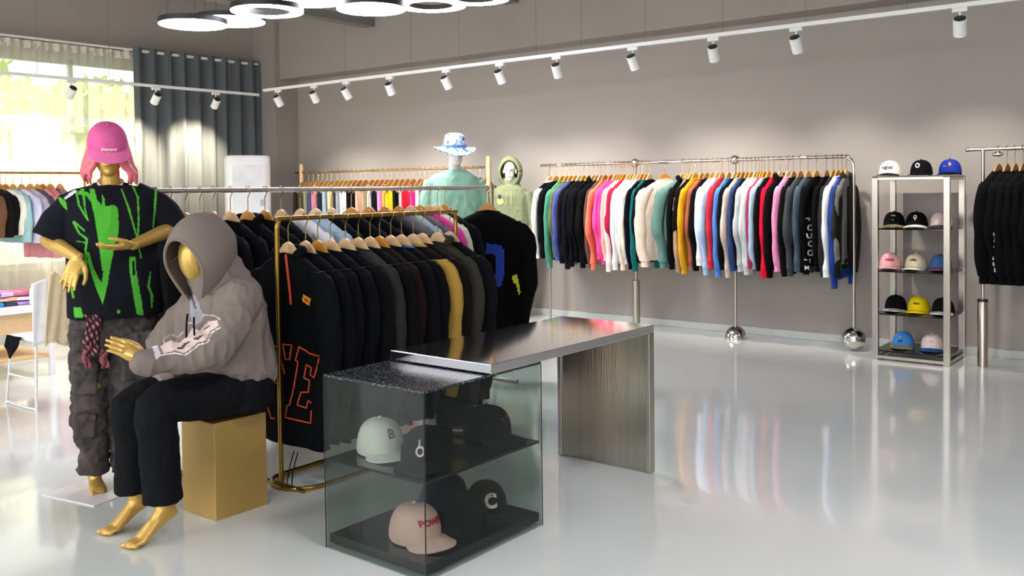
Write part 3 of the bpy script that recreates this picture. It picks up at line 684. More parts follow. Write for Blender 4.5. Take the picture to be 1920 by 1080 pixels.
# ---- low brass rack
gold_items = [('0d1017', 'long black hoodie with orange lettering', dict(hood='0d1017', key='big')), ('0e1016', 'black jacket'), ('0c0d12', 'black jacket'), ('0d0f14', 'black jacket'), ('101216', 'black jacket'), ('34332f', 'dark grey jacket with pale seam', dict(sleeve='2b2a28')),
  ('0f1013', 'black jacket'), ('2a1a14', 'dark brown jacket'), ('0e0f13', 'black jacket'), ('0d0e12', 'black jacket with blue collar', dict(neck='4466a0')), ('1b1916', 'dark jacket with yellow plaid sleeves', dict(sleeve='a8853c')), ('1d1512', 'black-brown jacket'), ('33332b', 'dark olive grey jacket', dict(hood='2d2d26')), ('16181d', 'blue-black jacket')]
gpx = [545, 573, 596, 620, 648, 672, 694, 712, 733, 753, 775, 792, 821, 843]
GOLDG = []
for i, ((c, words, *op), px) in enumerate(zip(gold_items, gpx)):
    op = op[0] if op else {}
    y = GY0+.065 if i == 0 else atx(px, 455, GX).y
    o_ = ordinal(i+1)
    kd = 'hoodie' if i == 0 else 'jacket'
    g = hang(op.get('key', 'jacket'), (GX, y, GZ), random.uniform(-.06, .06) if i else .0, cloth(c), (kd, kd), words+', '+o_+' from the near end of the low brass rack', 'wooden hanger of the '+o_+' garment from near end, low brass rack',
             ('jackets on the low brass rack', 'on the low brass rack'), sleeve=cloth(op['sleeve']) if 'sleeve' in op else None, hood=cloth(op['hood']) if 'hood' in op else None, neck=cloth(op['neck']) if 'neck' in op else None,
             wood=M_wood2 if i in (2, 7) else M_wood, var=0 if i == 0 else None)
    GOLDG.append(g)
# ---- steel rack behind it
steel_items = [(320, '0e1014', 'black jacket'), (348, '101218', 'black jacket'), (375, '13151b', 'black jacket'), (400, '0f1116', 'black jacket'), (432, '101218', 'black jacket'), (465, '12151c', 'black jacket with hood', dict(hood='12151c')), (497, '14171f', 'black jacket'), (527, '171b26', 'navy black jacket'), (563, 'eceef2', 'white shirt'), (592, 'a9c4d4', 'pale blue denim shirt'), (622, '0f1116', 'black jacket'),
  (659, '101319', 'black jacket'), (692, '14181f', 'black jacket'), (722, '12151b', 'black jacket'), (748, '5d6068', 'mid grey jacket'), (770, '9db0b0', 'grey-green denim jacket'), (787, '6d5c68', 'mauve jacket'), (804, 'd63a94', 'magenta pink shirt'), (820, 'c9c8b8', 'cream checked shirt'), (834, '15171b', 'black jacket')]
for i, it in enumerate(steel_items):
    px, c, words = it[:3]; op = it[3] if len(it) > 3 else {}
    y = atx(px, 395, HX).y
    o_ = ordinal(i+1); kd = 'shirt' if 'shirt' in words else 'jacket'
    hang('jacket', (HX, y, HZ), random.uniform(-.1, .1), cloth(c), (kd, kd), words+', '+o_+' from the left on the steel rack', 'wooden hanger of the '+o_+' garment from left on the steel rack',
         ('jackets on the steel rack', 'on the steel rack'), hood=cloth(op['hood']) if 'hood' in op else None, wood=random.choice((M_wood, M_wood2)))
y = HY1-.05
BIGL = hang('big', (HX, y, HZ), .62, cloth('0b0b0d'), ('sweatshirt', 'sweatshirt'), 'black sweatshirt with green and blue letters at the right end of the steel rack', 'amber wooden hanger at the right end of the steel rack',
            ('jackets on the steel rack', 'on the steel rack'), wood=M_wood2, var=0)

# ================================================================== PRINTS ON CLOTH
def inpoly(x, y, P):
    c = False; j = len(P)-1
    for i in range(len(P)):
        if (P[i][1] > y) != (P[j][1] > y) and x < (P[j][0]-P[i][0])*(y-P[i][1])/(P[j][1]-P[i][1])+P[i][0]: c = not c
        j = i
    return c
def stroke(pts, wd):
    """polyline -> outline polygon with a width per point"""
    n = len(pts); L, R = [], []
    for i in range(n):
        a = pts[max(0, i-1)]; b = pts[min(n-1, i+1)]; dx, dy = b[0]-a[0], b[1]-a[1]; l = math.hypot(dx, dy) or 1
        h = (wd[i] if hasattr(wd, '__len__') else wd)/2
        L.append((pts[i][0]-dy/l*h, pts[i][1]+dx/l*h)); R.append((pts[i][0]+dy/l*h, pts[i][1]-dx/l*h))
    return L+R[::-1]
def paint(me, origin, shapes):
    """printed pattern: vertices whose place in the photograph lies in a shape take its colour"""
    at = me.color_attributes.new('print', 'FLOAT_COLOR', 'POINT')
    S_ = [(P, lin(c), min(p[0] for p in P), max(p[0] for p in P), min(p[1] for p in P), max(p[1] for p in P)) for P, c in shapes]
    vals = [0.]*(4*len(me.vertices))
    for v in me.vertices:
        p = v.co+origin
        if v.normal.dot(EYEP-p) <= 0: continue
        x, y = pix(p)
        for P, c, x0, x1_, y0, y1_ in S_:
            if x0 <= x <= x1_ and y0 <= y <= y1_ and inpoly(x, y, P):
                vals[4*v.index:4*v.index+4] = [c[0], c[1], c[2], 0. if c[3] == 0 else 1.]
    at.data.foreach_set('color', vals)
def world_bvh(objs):
    bpy.context.view_layer.update(); vs, fs = [], []
    for o in objs:
        k = len(vs); vs += [o.matrix_world @ v.co for v in o.data.vertices]; fs += [tuple(i+k for i in p.vertices) for p in o.data.polygons]
    return BVHTree.FromPolygons(vs, fs)
def hit(bvh, x, y, off=.003):
    d = ray(x, y).normalized(); h, n, _, _ = bvh.ray_cast(EYEP, d)
    return None if h is None else h-d*off
def decal(name, poly, bvh, m, parent, step=2., off=.004):
    x0, x1_ = min(p[0] for p in poly), max(p[0] for p in poly); y0, y1_ = min(p[1] for p in poly), max(p[1] for p in poly)
    idx, vs, fs = {}, [], []
    def g(i, j):
        if (i, j) not in idx:
            h = hit(bvh, x0+i*step, y0+j*step, off)
            if h is None: idx[(i, j)] = None
            else: idx[(i, j)] = len(vs); vs.append(h)
        return idx[(i, j)]
    for i in range(int((x1_-x0)/step)+1):
        for j in range(int((y1_-y0)/step)+1):
            if inpoly(x0+(i+.5)*step, y0+(j+.5)*step, poly):
                q = [g(i, j), g(i+1, j), g(i+1, j+1), g(i, j+1)]
                if None not in q and max((vs[q[0]]-vs[k]).length for k in q) < .05: fs.append(tuple(q))
    if fs:
        inv = parent.matrix_world.inverted(); vs = [inv @ v for v in vs]
        return place(name, mesh(name, (vs, fs), m, True, False), parent)
def cord(name, pts, bvh, r, m, parent, off=.003):
    out = []
    for (xa_, ya_), (xb_, yb_) in zip(pts, pts[1:]):
        n = max(1, int(math.hypot(xb_-xa_, yb_-ya_)/5))
        for k in range(n): out.append((xa_+(xb_-xa_)*k/n, ya_+(yb_-ya_)*k/n))
    out.append(pts[-1]); P = [hit(bvh, x, y, off) for x, y in out]; P = [p for p in P if p is not None]
    Q = P[:1]
    for p in P[1:]:
        if (p-Q[-1]).length < .12: Q.append(p)
    if len(Q) > 1:
        inv = parent.matrix_world.inverted(); return place(name, mesh(name, sweep([inv @ p for p in Q], r, 6), m), parent)

h0 = GOLDG[0]; bpy.context.view_layer.update()
bv = world_bvh([c for c in h0.children])
zz = lambda pts: [(480+x/3.175, 600+y/3.175) for x, y in pts]
orange = mat('orange_cord', '#e0531c', rough=.7, var=.2, nscale=40)
for pts in ([(255, 160), (300, 185), (318, 200), (378, 215), (365, 275), (345, 345), (322, 325), (330, 285), (300, 265), (285, 345), (318, 360), (312, 430), (268, 430), (245, 505), (300, 525), (310, 480), (330, 495)],
            [(255, 160), (235, 240), (250, 250), (225, 400), (200, 505), (185, 510), (175, 580), (325, 615), (330, 540)], [(160, 145), (212, 150), (200, 235), (175, 235), (160, 145)], [(50, 180), (125, 155)],
            [(55, 290), (75, 500), (70, 515), (90, 585), (112, 585)], [(95, 200), (120, 310), (115, 370), (150, 395)], [(125, 250), (150, 236), (172, 325)]):
    cord('embroidery', zz(pts), bv, .0034, orange, h0)
z1_ = lambda pts: [(480+x/3.855, 440+y/3.855) for x, y in pts]
cord('drawcord', z1_([(265, 60), (215, 150), (230, 280), (245, 420), (252, 505)]), bv, .006, mat('red_cord', '#c23c1e', rough=.6), h0, .008)
cord('zip_pull', z1_([(240, 70), (222, 118)]), bv, .004, M_chrome, h0, .012)
tg = decal('orange_tag', z1_([(340, 430), (397, 465), (383, 515), (335, 480)]), bv, mat('tag_orange', '#f59a1e', rough=.6), h0, 1.5, .005)
decal('tag_print', z1_([(352, 455), (380, 470), (376, 490), (350, 476)]), bv, mat('tag_print', '#a8480f', rough=.6), h0, 1.2, .0065)
for k, x in enumerate((236, 262)):
    part('tie_cord', sweep(smoothpath([V((GX+.02+.03*k, GY0+.06, .16)), V((GX+.025+.03*k, GY0+.03, .09)), V((GX+.015+.035*k, GY0+.02, .012))], 5), .0025, 6), cloth('101018'), h0, True, True)
bv = world_bvh(list(BIGL.children))
z6 = lambda pts: [(470+x/3.6, 360+y/3.6) for x, y in pts]
decal('green_letter', z6([(1445, 362), (1480, 345), (1562, 345), (1560, 400), (1535, 475), (1500, 440)]), bv, mat('felt_green', '#128a44', rough=.9), BIGL, 2)
decal('blue_letter', z6([(1590, 345), (1690, 360), (1715, 400), (1710, 560), (1690, 640), (1575, 650), (1575, 590), (1640, 580), (1655, 540), (1655, 440), (1640, 415), (1585, 415)]), bv, mat('felt_blue', '#1b3a9a', rough=.9), BIGL, 2)
decal('yellow_letter', z6([(1765, 565), (1800, 558), (1822, 680), (1810, 695), (1790, 620), (1770, 610)]), bv, mat('felt_yellow', '#cfd22a', rough=.9), BIGL, 2)
wg = WALLG['text']; bv = world_bvh(list(wg.children)); wt_ = mat('white_print', '#f2f0ec', rough=.8)
for k, (chx, (lx, ly)) in enumerate(zip('rODOOyz', ((1516, 411), (1519, 427), (1517, 442), (1520, 457), (1519, 474), (1517, 489), (1514, 502)))):
    vf = T(chx, 15, .8); vs = []
    for p in vf[0]:
        h = hit(bv, lx+p.y, ly+p.x, .006)
        vs.append(h)
    good = [v for v in vs if v is not None]
    if good:
        c0 = good[0]; vs = [v if v is not None else aty(lx+p.y, ly+p.x, c0.y) for v, p in zip(vs, vf[0])]
        inv = wg.matrix_world.inverted(); place('letter', mesh('letter', ([inv @ v for v in vs], vf[1]), wt_, False, False), wg)
wg = WALLG['r1']; bv = world_bvh([c for k in ('r0', 'r1') for c in WALLG[k].children])
for k in range(7):
    q = (1866+random.uniform(-3, 3), 440+k*11); decal('print_mark', [(q[0]+random.uniform(2, 5)*math.cos(a), q[1]+5*math.sin(a)) for a in [2*PI*j/7 for j in range(7)]], bv, mat('ivory_print', '#d9cfc8', rough=.8), wg, 1.5, .006)

# ================================================================== MANNEQUINS
def limb(p, r, n=14, flat=1., ref=None): return sweep(p, r, n, flat, ref, True)
def hand(W_, d, nrm, side, curl=.35, sc=1., spread=0.):
    d = V(d).normalized(); nrm = V(nrm); nrm = (nrm-d*nrm.dot(d)).normalized(); wv = d.cross(nrm)*side
    W_ = V(W_); out = []
    prof = ((-.02, .021, .018), (.01, .026, .0175), (.035, .035, .0165), (.06, .039, .015), (.085, .037, .0125))
    out.append(loft([ering(W_+d*a*sc, wv*b*sc, nrm*c*sc, 16, .8) for a, b, c in prof]))
    for off, ln, r in ((.029, .07, .0085), (.0105, .08, .009), (-.0095, .074, .0086), (-.0285, .058, .0078)):
        p = W_+(d*.08+wv*off)*sc; pts = [p]; a = curl*.5; k = off*spread*6
        for seg, f in ((.42, 1.), (.32, 1.), (.26, .8)):
            dr = (d*math.cos(a)+nrm*math.sin(a)+wv*k).normalized(); pts.append(pts[-1]+dr*ln*seg*sc); a += curl*f
        out.append(limb(pts, [r*sc, r*.95*sc, r*.88*sc, r*.75*sc], 10))
    p = W_+(d*.02+wv*.026)*sc; q = p+(d*.028+wv*.024+nrm*.012)*sc; r3 = q+(d*.034+wv*.008+nrm*.012)*sc; s = r3+(d*.026-wv*.002+nrm*.008)*sc
    out.append(limb([p, q, r3, s], [.014*sc, .0125*sc, .0105*sc, .0085*sc], 10))
    return out
def foot(ank, toe, heel_up=0., side=1.):
    ank, toe = V(ank), V(toe); fd = V((toe.x-ank.x, toe.y-ank.y, 0)); fd.normalize(); sd = V((-fd.y, fd.x, 0))
    heel = ank-fd*.035+V((0, 0, -(ank.z-heel_up)+.02)); heel.z = heel_up+.022
    ball = toe-fd*.055; out = []
    path = [heel, heel.lerp(ball, .5)+V((0, 0, .018)), ball+V((0, 0, .012)), toe+V((0, 0, .004))]
    rings = []
    for p, w_, h_ in zip([heel-fd*.02, heel, path[1], ball+V((0, 0, .008)), toe-fd*.02+V((0, 0, .006)), toe], (.016, .027, .031, .039, .036, .022), (.014, .024, .028, .019, .013, .008)):
        t_ = (ball-heel).normalized(); u_ = sd.cross(t_)*-1
        rings.append(ering(V((p.x, p.y, max(p.z, h_))), sd*w_, u_*h_, 14))
    out.append(loft(rings)); out.append(limb([ank, heel+V((0, 0, .015))+fd*.012], [.035, .028], 12)); out.append(limb([ank+V((0, 0, -.005)), path[1]+V((0, 0, .005))], [.034, .026], 12))
    for k in range(5):
        o_ = (k-2)*.0145*side; out.append(limb([toe-fd*(.03)+sd*o_, toe-fd*(.004+.004*k)+sd*o_], [.0105-.0006*k]*2, 8))
    for vs, fs in out:
        for v in vs: v.z = max(v.z, .002)
    return out
def head(c, fwd, up, s=1., face=True):
    fwd = V(fwd).normalized(); up = V(up); up = (up-fwd*up.dot(fwd)).normalized(); lat = fwd.cross(up); c = V(c)
    R_ = Matrix((lat, -fwd, up)).transposed().to_4x4()      # local x lateral, -y front, z up
    out = [ellipsoid((0, -.005, -.01), (.072*s, .092*s, .118*s), 22, 16)] if not face else [ellipsoid((0, .008, .03), (.074*s, .094*s, .085*s), 20, 14), ellipsoid((0, -.015, -.045), (.056*s, .068*s, .07*s), 18, 12), ellipsoid((0, -.045, -.09), (.03*s, .03*s, .024*s), 12, 8)]
    if face:
        out += [limb([(0, -.082, .015), (0, -.098, -.018), (0, -.092, -.026)], [.009, .012, .01], 8), limb([(-.018, -.079, -.058), (0, -.085, -.058), (.018, -.079, -.058)], [.005, .0075, .005], 8),
                limb([(-.045, -.076, .026), (-.02, -.086, .022)], [.008, .009], 8), limb([(.045, -.076, .026), (.02, -.086, .022)], [.008, .009], 8),
                ellipsoid((-.076, .008, -.005), (.009, .02, .032), 10, 8), ellipsoid((.076, .008, -.005), (.009, .02, .032), 10, 8)]
    return [mv(xf(o, R_), c) for o in out]
def wrinkler(a1, s1, a2=0., s2=40., zs=.45):
    def f(c, n):
        q = V((c.x*s1, c.y*s1, c.z*s1*zs)); r = a1*noise.noise(q)+a1*.8*(.5-abs(noise.noise(q*1.7+V((3, 1, 7)))))
        return r+(a2*noise.noise(c*s2) if a2 else 0)
    return f

# ---------------- standing gold mannequin in the green-printed tee
OS = V((-4.22, 2.2, 0)); vS = V((OS.x, OS.y, 0)).normalized(); rS = V((-vS.y*-1, vS.x*-1, 0)); rS = V((vS.y, -vS.x, 0))
def S(px, py, dy=0.):
    d = ray(px, py); return EYEP+d*((OS.dot(vS)+dy)/d.dot(vS))
toC = -vS
MS = thing('standing_mannequin', 'gold female mannequin standing in black tee with green marbled print', 'mannequin', OS)
shL, shR = S(146, 388, .02), S(270, 380, .02); elL, elR = S(90, 450, .05), S(330, 426, .03); wrL, wrR = S(146, 482, -.16), S(250, 459, -.24)
hpL, hpR = S(180, 610), S(248, 610); knL, knR = S(174, 745, -.03), S(240, 745, -.02); anL, anR = S(178, 884, .02), S(238, 880, .05)
toL, toR = S(187, 916, -.1), S(240, 912, -.08); toL.z = toR.z = .012
bs = head(S(203, 283, -.01), toC+V((0, 0, -.12)), (0, 0, 1))
bs += [limb([S(206, 320), S(207, 352, .02), S(208, 372, .03)], [.043, .044, .06])]
bs += [loft([ering(S(208, y, .02), rS*a, vS*b, 20) for y, a, b in ((362, .08, .05), (378, .12, .06), (400, .14, .09), (450, .13, .085), (500, .11, .08), (560, .14, .095), (605, .165, .105), (640, .15, .09))])]
bs += [limb([shL, elL], [.046, .036]), limb([elL, elL.lerp(wrL, .35), wrL], [.036, .037, .025]), limb([shR, elR], [.046, .036]), limb([elR, elR.lerp(wrR, .35), wrR], [.036, .037, .025])]
bs += hand(wrL, S(124, 538, -.2)-wrL, -rS*-.4+vS*.9, 1, .12, 1.0, .5)
bs += hand(wrR, S(193, 466, -.27)-wrR, V((0, 0, 1))+toC*-.25, -1, .22, 1.0, .2)
for h_, k_, a_, t_ in ((hpL, knL, anL, toL), (hpR, knR, anR, toR)):
    bs += [limb([h_, k_, k_.lerp(a_, .35), a_], [.085, .052, .05, .034])]+foot(a_, t_, .0)
def mbody(vfs, parent, m, vox=.0042, it=4, name='body', wr_=None):
    return place(name, remesh([mv(x, -parent.location) for x in vfs], vox, it, name, m, wr_), parent)
mbody(bs, MS, M_goldskin)
tee_v = [loft([ering(S(cx_, y, dy), rS*a, vS*b, 36, .9) for cx_, y, a, b, dy in ((207, 348, .085, .06, .03), (206, 354, .15, .08, .03), (206, 362, .195, .095, .03), (206, 380, .215, .115, .02), (208, 420, .205, .13, .01), (212, 470, .20, .135, .0), (215, 530, .205, .14, .0), (218, 575, .212, .145, .0), (218, 590, .21, .143, 0))]),
         sweep([S(170, 376, .02), S(135, 392, .02), S(114, 418, .03), S(99, 449, .03)], [.07, .082, .088, .092], 20, .8, rS), sweep([S(250, 368, .02), S(285, 384, .02), S(306, 404, .02), S(322, 426, .02)], [.07, .078, .082, .082], 20, .8, rS)]
tee = mbody(tee_v, MS, mat('tee_print', '#14151c', rough=.9, var=.2, attr='print', spec=.15), .004, 4, 'tshirt', wrinkler(.008, 8, .0012, 30, .45))
q2 = lambda pts: [(x/2.7, 300+y/2.7) for x, y in pts]
GRN, BLK_, WHT = '4fae36', '14151c', 'd8dad6'
prt = [(q2([(515, 170), (530, 195), (533, 235), (575, 226), (597, 242), (603, 330), (598, 395), (580, 430), (572, 480), (556, 560), (548, 620), (520, 735), (490, 660), (465, 590), (445, 520), (438, 465), (452, 465), (472, 540), (500, 598), (515, 622), (522, 560), (515, 500), (503, 440), (493, 380), (487, 300), (468, 250), (460, 200), (452, 145), (478, 145), (492, 200), (516, 230)]), GRN)]
for pts, wd in (([(385, 155), (400, 230), (445, 305)], 11), ([(415, 145), (425, 190), (430, 250), (448, 310)], [22, 14, 8, 6]), ([(395, 165), (440, 170), (470, 210)], 20), ([(470, 210), (500, 400), (520, 560)], [12, 8, 8]), ([(370, 310), (400, 370), (440, 400)], 12), ([(375, 312), (430, 360)], 10), ([(440, 395), (432, 470), (437, 555), (415, 578), (393, 525), (398, 480)], 13),
                ([(615, 145), (650, 240), (690, 380), (715, 498)], [8, 12, 10, 8]), ([(660, 105), (698, 190), (702, 300), (698, 385)], 11), ([(792, 105), (785, 230), (775, 345)], [14, 12, 7]), ([(762, 565), (752, 640), (770, 690), (768, 750)], [6, 14, 16, 8]), ([(358, 630), (372, 700)], 12), ([(298, 190), (320, 215), (338, 252)], [14, 30, 8]), ([(385, 410), (440, 420)], 6)):
    prt.append((q2(stroke(pts, wd)), GRN))
prt += [(q2([(655, 488), (686, 488), (692, 570), (715, 700), (728, 785), (692, 785), (675, 690), (655, 560)]), GRN), (q2([(667, 512), (680, 510), (684, 580), (672, 590)]), BLK_), (q2([(372, 745), (410, 745), (424, 796), (376, 800)]), GRN), (q2([(590+10*math.cos(a)+10, 768+11*math.sin(a)) for a in [k*.7 for k in range(9)]]), GRN),
        (q2(stroke([(325, 195), (385, 155)], 16)), WHT), (q2(stroke([(712, 106), (782, 122)], 14)), WHT), (q2(stroke([(320, 190), (345, 175)], 6)), '4a4c50')]
paint(tee.data, OS, prt)
part('neckband', sweep([S(207+31*math.cos(a), 347+10*math.sin(a)*(1 if math.sin(a) > 0 else .4), .03-.075*math.sin(a)) for a in [2*PI*k/24 for k in range(24)]], .009, 8, closed=True), cloth('17181e'), tee, True)
tee.children[0].location = -OS
part('necklace', sweep([S(207+23*math.cos(a), 340+15*math.sin(a)*(1 if math.sin(a) > 0 else .4), .02-.055*math.sin(a)) for a in [2*PI*k/24 for k in range(24)]], .007, 8, closed=True), cloth('d8cfc4'), MS, True, True)
pant_v = [loft([ering(S(cx_, y, 0), rS*a, vS*b, 24) for cx_, y, a, b in ((214, 560, .15, .1), (216, 585, .19, .12), (216, 615, .20, .125), (214, 650, .19, .12))])]
for side, col_ in ((0, ((180, 600, 38), (172, 650, 38), (170, 690, 36), (171, 740, 33), (170, 790, 34), (176, 840, 26), (177, 885, 26))), (1, ((248, 600, 44), (248, 650, 44), (246, 700, 42), (243, 750, 38), (242, 800, 36), (240, 845, 30), (239, 885, 28)))):
    pant_v.append(sweep([S(a, b, .0 if b < 840 else .02) for a, b, c in col_], [c/389 for a, b, c in col_], 20, .95))
pm = mat('washed_black_denim', '#4a4542', rough=.9, var=.98, nscale=11, bump=.25, bscale=45, spec=.15)
pants = mbody(pant_v, MS, pm, .0065, 3, 'cargo_trousers', wrinkler(.014, 13, .005, 38, 1.9))
for px, py, dy, hw, hh in ((160, 712, -.1, .05, .07), (252, 688, -.115, .055, .06), (160, 800, -.09, .045, .055), (268, 640, -.12, .05, .045), (150, 640, -.09, .03, .05)):
    p = S(px, py, dy)-OS; R_ = Matrix((rS, vS, V((0, 0, 1)))).transposed().to_4x4()
    k = remesh([mv(xf(box((-hw, -.012, -hh), (hw, .018, hh), .01), R_), p), mv(xf(box((-hw*1.08, -.018, hh*.5), (hw*1.08, .02, hh*1.05), .006), R_), p)], .006, 2, 'cargo_pocket', pm, wrinkler(.006, 22, .003, 50, 1))
    place('cargo_pocket', k, pants)
scm = mat('pink_check_scarf', '#20161a', rough=.95, attr='print')
for k, (px, y0_, y1_, w_) in enumerate(((173, 590, 668, .035), (163, 640, 690, .016), (196, 655, 690, .02))):
    g_ = [[S(px+w_*389*(i/8*2-1)+3*math.sin(j*.5+k), y0_+(y1_-y0_)*j/14, -.135-.006*math.sin(i+j*.6)) for i in range(9)] for j in range(15)]
    sm = mesh('scarf', mv(sheet(g_), -OS), scm, True, False)
    at = sm.color_attributes.new('print', 'FLOAT_COLOR', 'POINT'); c = lin('d9828a')
    for i, v in enumerate(sm.vertices):
        on = ((i % 9) % 2 == 0 and (i//9+(i % 9)//2) % 3 == 0) if k == 0 else True
        at.data[i].color = (c[0]*(1 if k == 0 else .35), c[1]*(1 if k == 0 else .3), c[2]*(1 if k == 0 else .3), 1. if on else 0.)
    o = place('scarf', sm, MS)
    mo = o.modifiers.new('s', 'SOLIDIFY'); mo.thickness = .006
# pink wig and cap
hv = []; rnd = random.Random(5)
for k in range(46):
    s = -1 if k % 2 else 1; u_ = rnd.random(); a = .35+u_*1.15
    x_ = s*(34+rnd.uniform(-3, 3))*math.sin(a)**.5; dy = .03-.1*math.cos(a)*1.0+.06*u_
    ex = s*(50 if s > 0 else 42)*(.75+.35*rnd.random()); ey = 332+rnd.uniform(-8, 14)
    pts = [S(203+x_*.85, 262, dy), S(203+x_*1.05, 285, dy), S(203+x_*1.12+s*6*rnd.random(), 308, dy), S(203+(x_*1.1+ex)*.55+s*3, 322, dy+.01), S(203+ex, ey, dy+.01)]
    hv.append(limb(smoothpath(pts, 3), [.013]*4+[.014]*5+[.011]*2+[.008]*1+[.005]*(len(smoothpath(pts, 3))-12), 8))
mbody(hv, MS, mat('pink_hair', '#dd6c78', rough=.5, var=.25, nscale=20, stretch=(1, 1, .25)), .005, 1, 'hair')
cp = cap(S(202, 281, -.012)+V((0, 0, -.01)), math.atan2(vS.y, vS.x)-PI/2+.08, 'd8629a', 'f07ab2', 'bright pink cap with small white lettering on the standing mannequin', [(T('yummy', .022, .001), 'f6e6ee', .0, -.028)], sc=1.05, tilt=.55)
cp.location = S(201, 274, -.005); cp.scale = (1.06, 1.06, .9)
bp_ = thing('mannequin_base', 'thin white marble plate under the standing mannequin', 'base plate', (OS.x, OS.y, 0))
part('plate', xf(box((-.19, -.21, 0), (.17, .17, .006), .002), Matrix.Rotation(.2, 4, 'Z')), mat('marble', '#dcdad8', rough=.25, var=.12, nscale=9), bp_, False)
MS.location = MS.location

# ---------------- seated gold mannequin in the grey hoodie
OB = V((-3.536, 2.385, .417))
MB = thing('seated_mannequin', 'gold mannequin seated on the gold box in grey hoodie, black jeans', 'mannequin', OB)
XC = -3.53
hN, hF = V((-3.445, 2.42, .525)), V((-3.615, 2.42, .525)); kN, kF = V((-3.435, 1.995, .535)), V((-3.635, 2.0, .505))
aN, aF = V((-3.425, 2.02, .125)), V((-3.635, 2.02, .11)); tN, tF = V((-3.42, 1.853, .012)), V((-3.64, 1.868, .012))
hc = atx(372, 478, XC); fdir = V((.30, -.9, -.25)).normalized()
sN, sF = atx(452, 560, -3.36), V((-3.69, 2.42, .93)); eN, wN = atx(398, 655, -3.31), atx(280, 678, -3.36)
sF.z = sN.z; eF, wF = V((-3.77, 2.24, .70)), atx(322, 706, -3.61)
bs = head(hc, fdir, (0, 0, 1), 1.0, False)+[limb([hc+V((0, .02, -.06)), V((XC, hc.y+.07, sN.z+.03)), V((XC, 2.43, sN.z-.03))], [.045, .045, .06])]
bs += [loft([ering((XC, y, z), (a, 0, 0), (0, b, 0), 20) for y, z, a, b in ((2.42, sN.z+.03, .08, .05), (2.43, sN.z, .15, .07), (2.44, sN.z-.1, .155, .09), (2.45, .72, .12, .08), (2.44, .6, .15, .095), (2.43, .5, .17, .1), (2.42, .45, .13, .09))])]
for s_, e_, w_ in ((sN, eN, wN), (sF, eF, wF)): bs += [limb([s_, e_], [.046, .036]), limb([e_, e_.lerp(w_, .35), w_], [.036, .036, .025])]
for h_, k_, a_, t_ in ((hN, kN, aN, tN), (hF, kF, aF, tF)): bs += [limb([h_, k_+V((0, .03, -.01))], [.085, .05]), limb([k_+V((0, .03, -.01)), k_.lerp(a_, .35), a_], [.05, .05, .034])]+foot(a_, t_, .075)
bs += hand(wN+(atx(203, 645, -3.42)-wN)*.12, atx(205, 640, -3.42)-wN, V((-.8, 0, -.55)), -1, .14, 1.0, .2)
bs += hand(wF, V((-.75, -.15, -.65)), V((.3, 0, -1)), -1, .3, 1.)
mbody(bs, MB, M_goldskin)
jm = mat('black_denim', '#0d0e12', rough=.85, var=.35, nscale=7, bump=.12, bscale=120, spec=.15)
jv = [loft([ering((XC, y, z), (a, 0, 0), (0, b, 0), 24, .9) for y, z, a, b in ((2.43, .435, .15, .12), (2.425, .46, .195, .15), (2.43, .54, .205, .15), (2.44, .62, .19, .13), (2.44, .66, .17, .11))])]
for h_, k_, a_, s in ((hN, kN, aN, 1), (hF, kF, aF, -1)):
    kk = k_+V((0, -.005, .01))
    jv.append(sweep([h_+V((0, .02, 0)), h_.lerp(kk, .5)+V((0, 0, .005)), kk+V((0, .045, .004)), kk+V((0, .01, -.015)), kk+V((0, .005, -.06)), kk.lerp(a_, .35)+V((0, .008, 0)), kk.lerp(a_, .7), V((a_.x, a_.y-.005, .15))], [.108, .098, .086, .086, .082, .078, .078, .08], 20, .98))
jeans = mbody(jv, MB, jm, .006, 3, 'jeans', wrinkler(.006, 12, .0015, 40, .6))
hm = mat('grey_fleece', '#7d736b', rough=.95, var=.12, nscale=6, bump=.15, bscale=160, attr='print', spec=.1)
rg = []
for py, pf, pb, hx in ((545, 392, 446, .10), (555, 368, 462, .165), (575, 356, 474, .19), (605, 350, 483, .20), (640, 350, 490, .205), (672, 354, 494, .205), (692, 362, 497, .20), (705, 372, 494, .185)):
    a, b = atx(pf, py, XC), atx(pb, py, XC); rg.append(ering((a+b)/2, (hx, 0, 0), (0, abs(b.y-a.y)/2, (b.z-a.z)/2), 32, .92))
hv = [loft(rg), limb([sN+V((-.03, .0, .0)), sN.lerp(eN, .5)+V((.01, .01, -.01)), eN, eN.lerp(wN, .5)+V((0, 0, -.008)), wN+(wN-eN)*.05], [.09, .082, .077, .066, .048], 20),
      limb([sF, eF, eF.lerp(wF, .5), wF], [.09, .08, .066, .05], 20),
      limb([hc+V((0, .075, -.03)), hc+V((0, .12, -.12)), V((XC, 2.44, sN.z-.02)), V((XC, 2.46, sN.z-.12))], [.09, .105, .125, .13], 20),
      limb([V((XC, hc.y+.06, sN.z+.1)), V((XC, 2.38, sN.z+.03)), V((XC, 2.43, sN.z-.06))], [.10, .13, .15], 20)]
hoodie = mbody(hv, MB, hm, .005, 4, 'hoodie', wrinkler(.018, 10.5, .0015, 28, .5))
q6 = lambda pts: [(180+x/3.6, 560+y/3.6) for x, y in pts]
WV, WV2, HG = 'd9c4ba', 'c9c2bd', '6f665f'
q8 = lambda pts: [(112+x/2.88, 375+y/2.88) for x, y in pts]
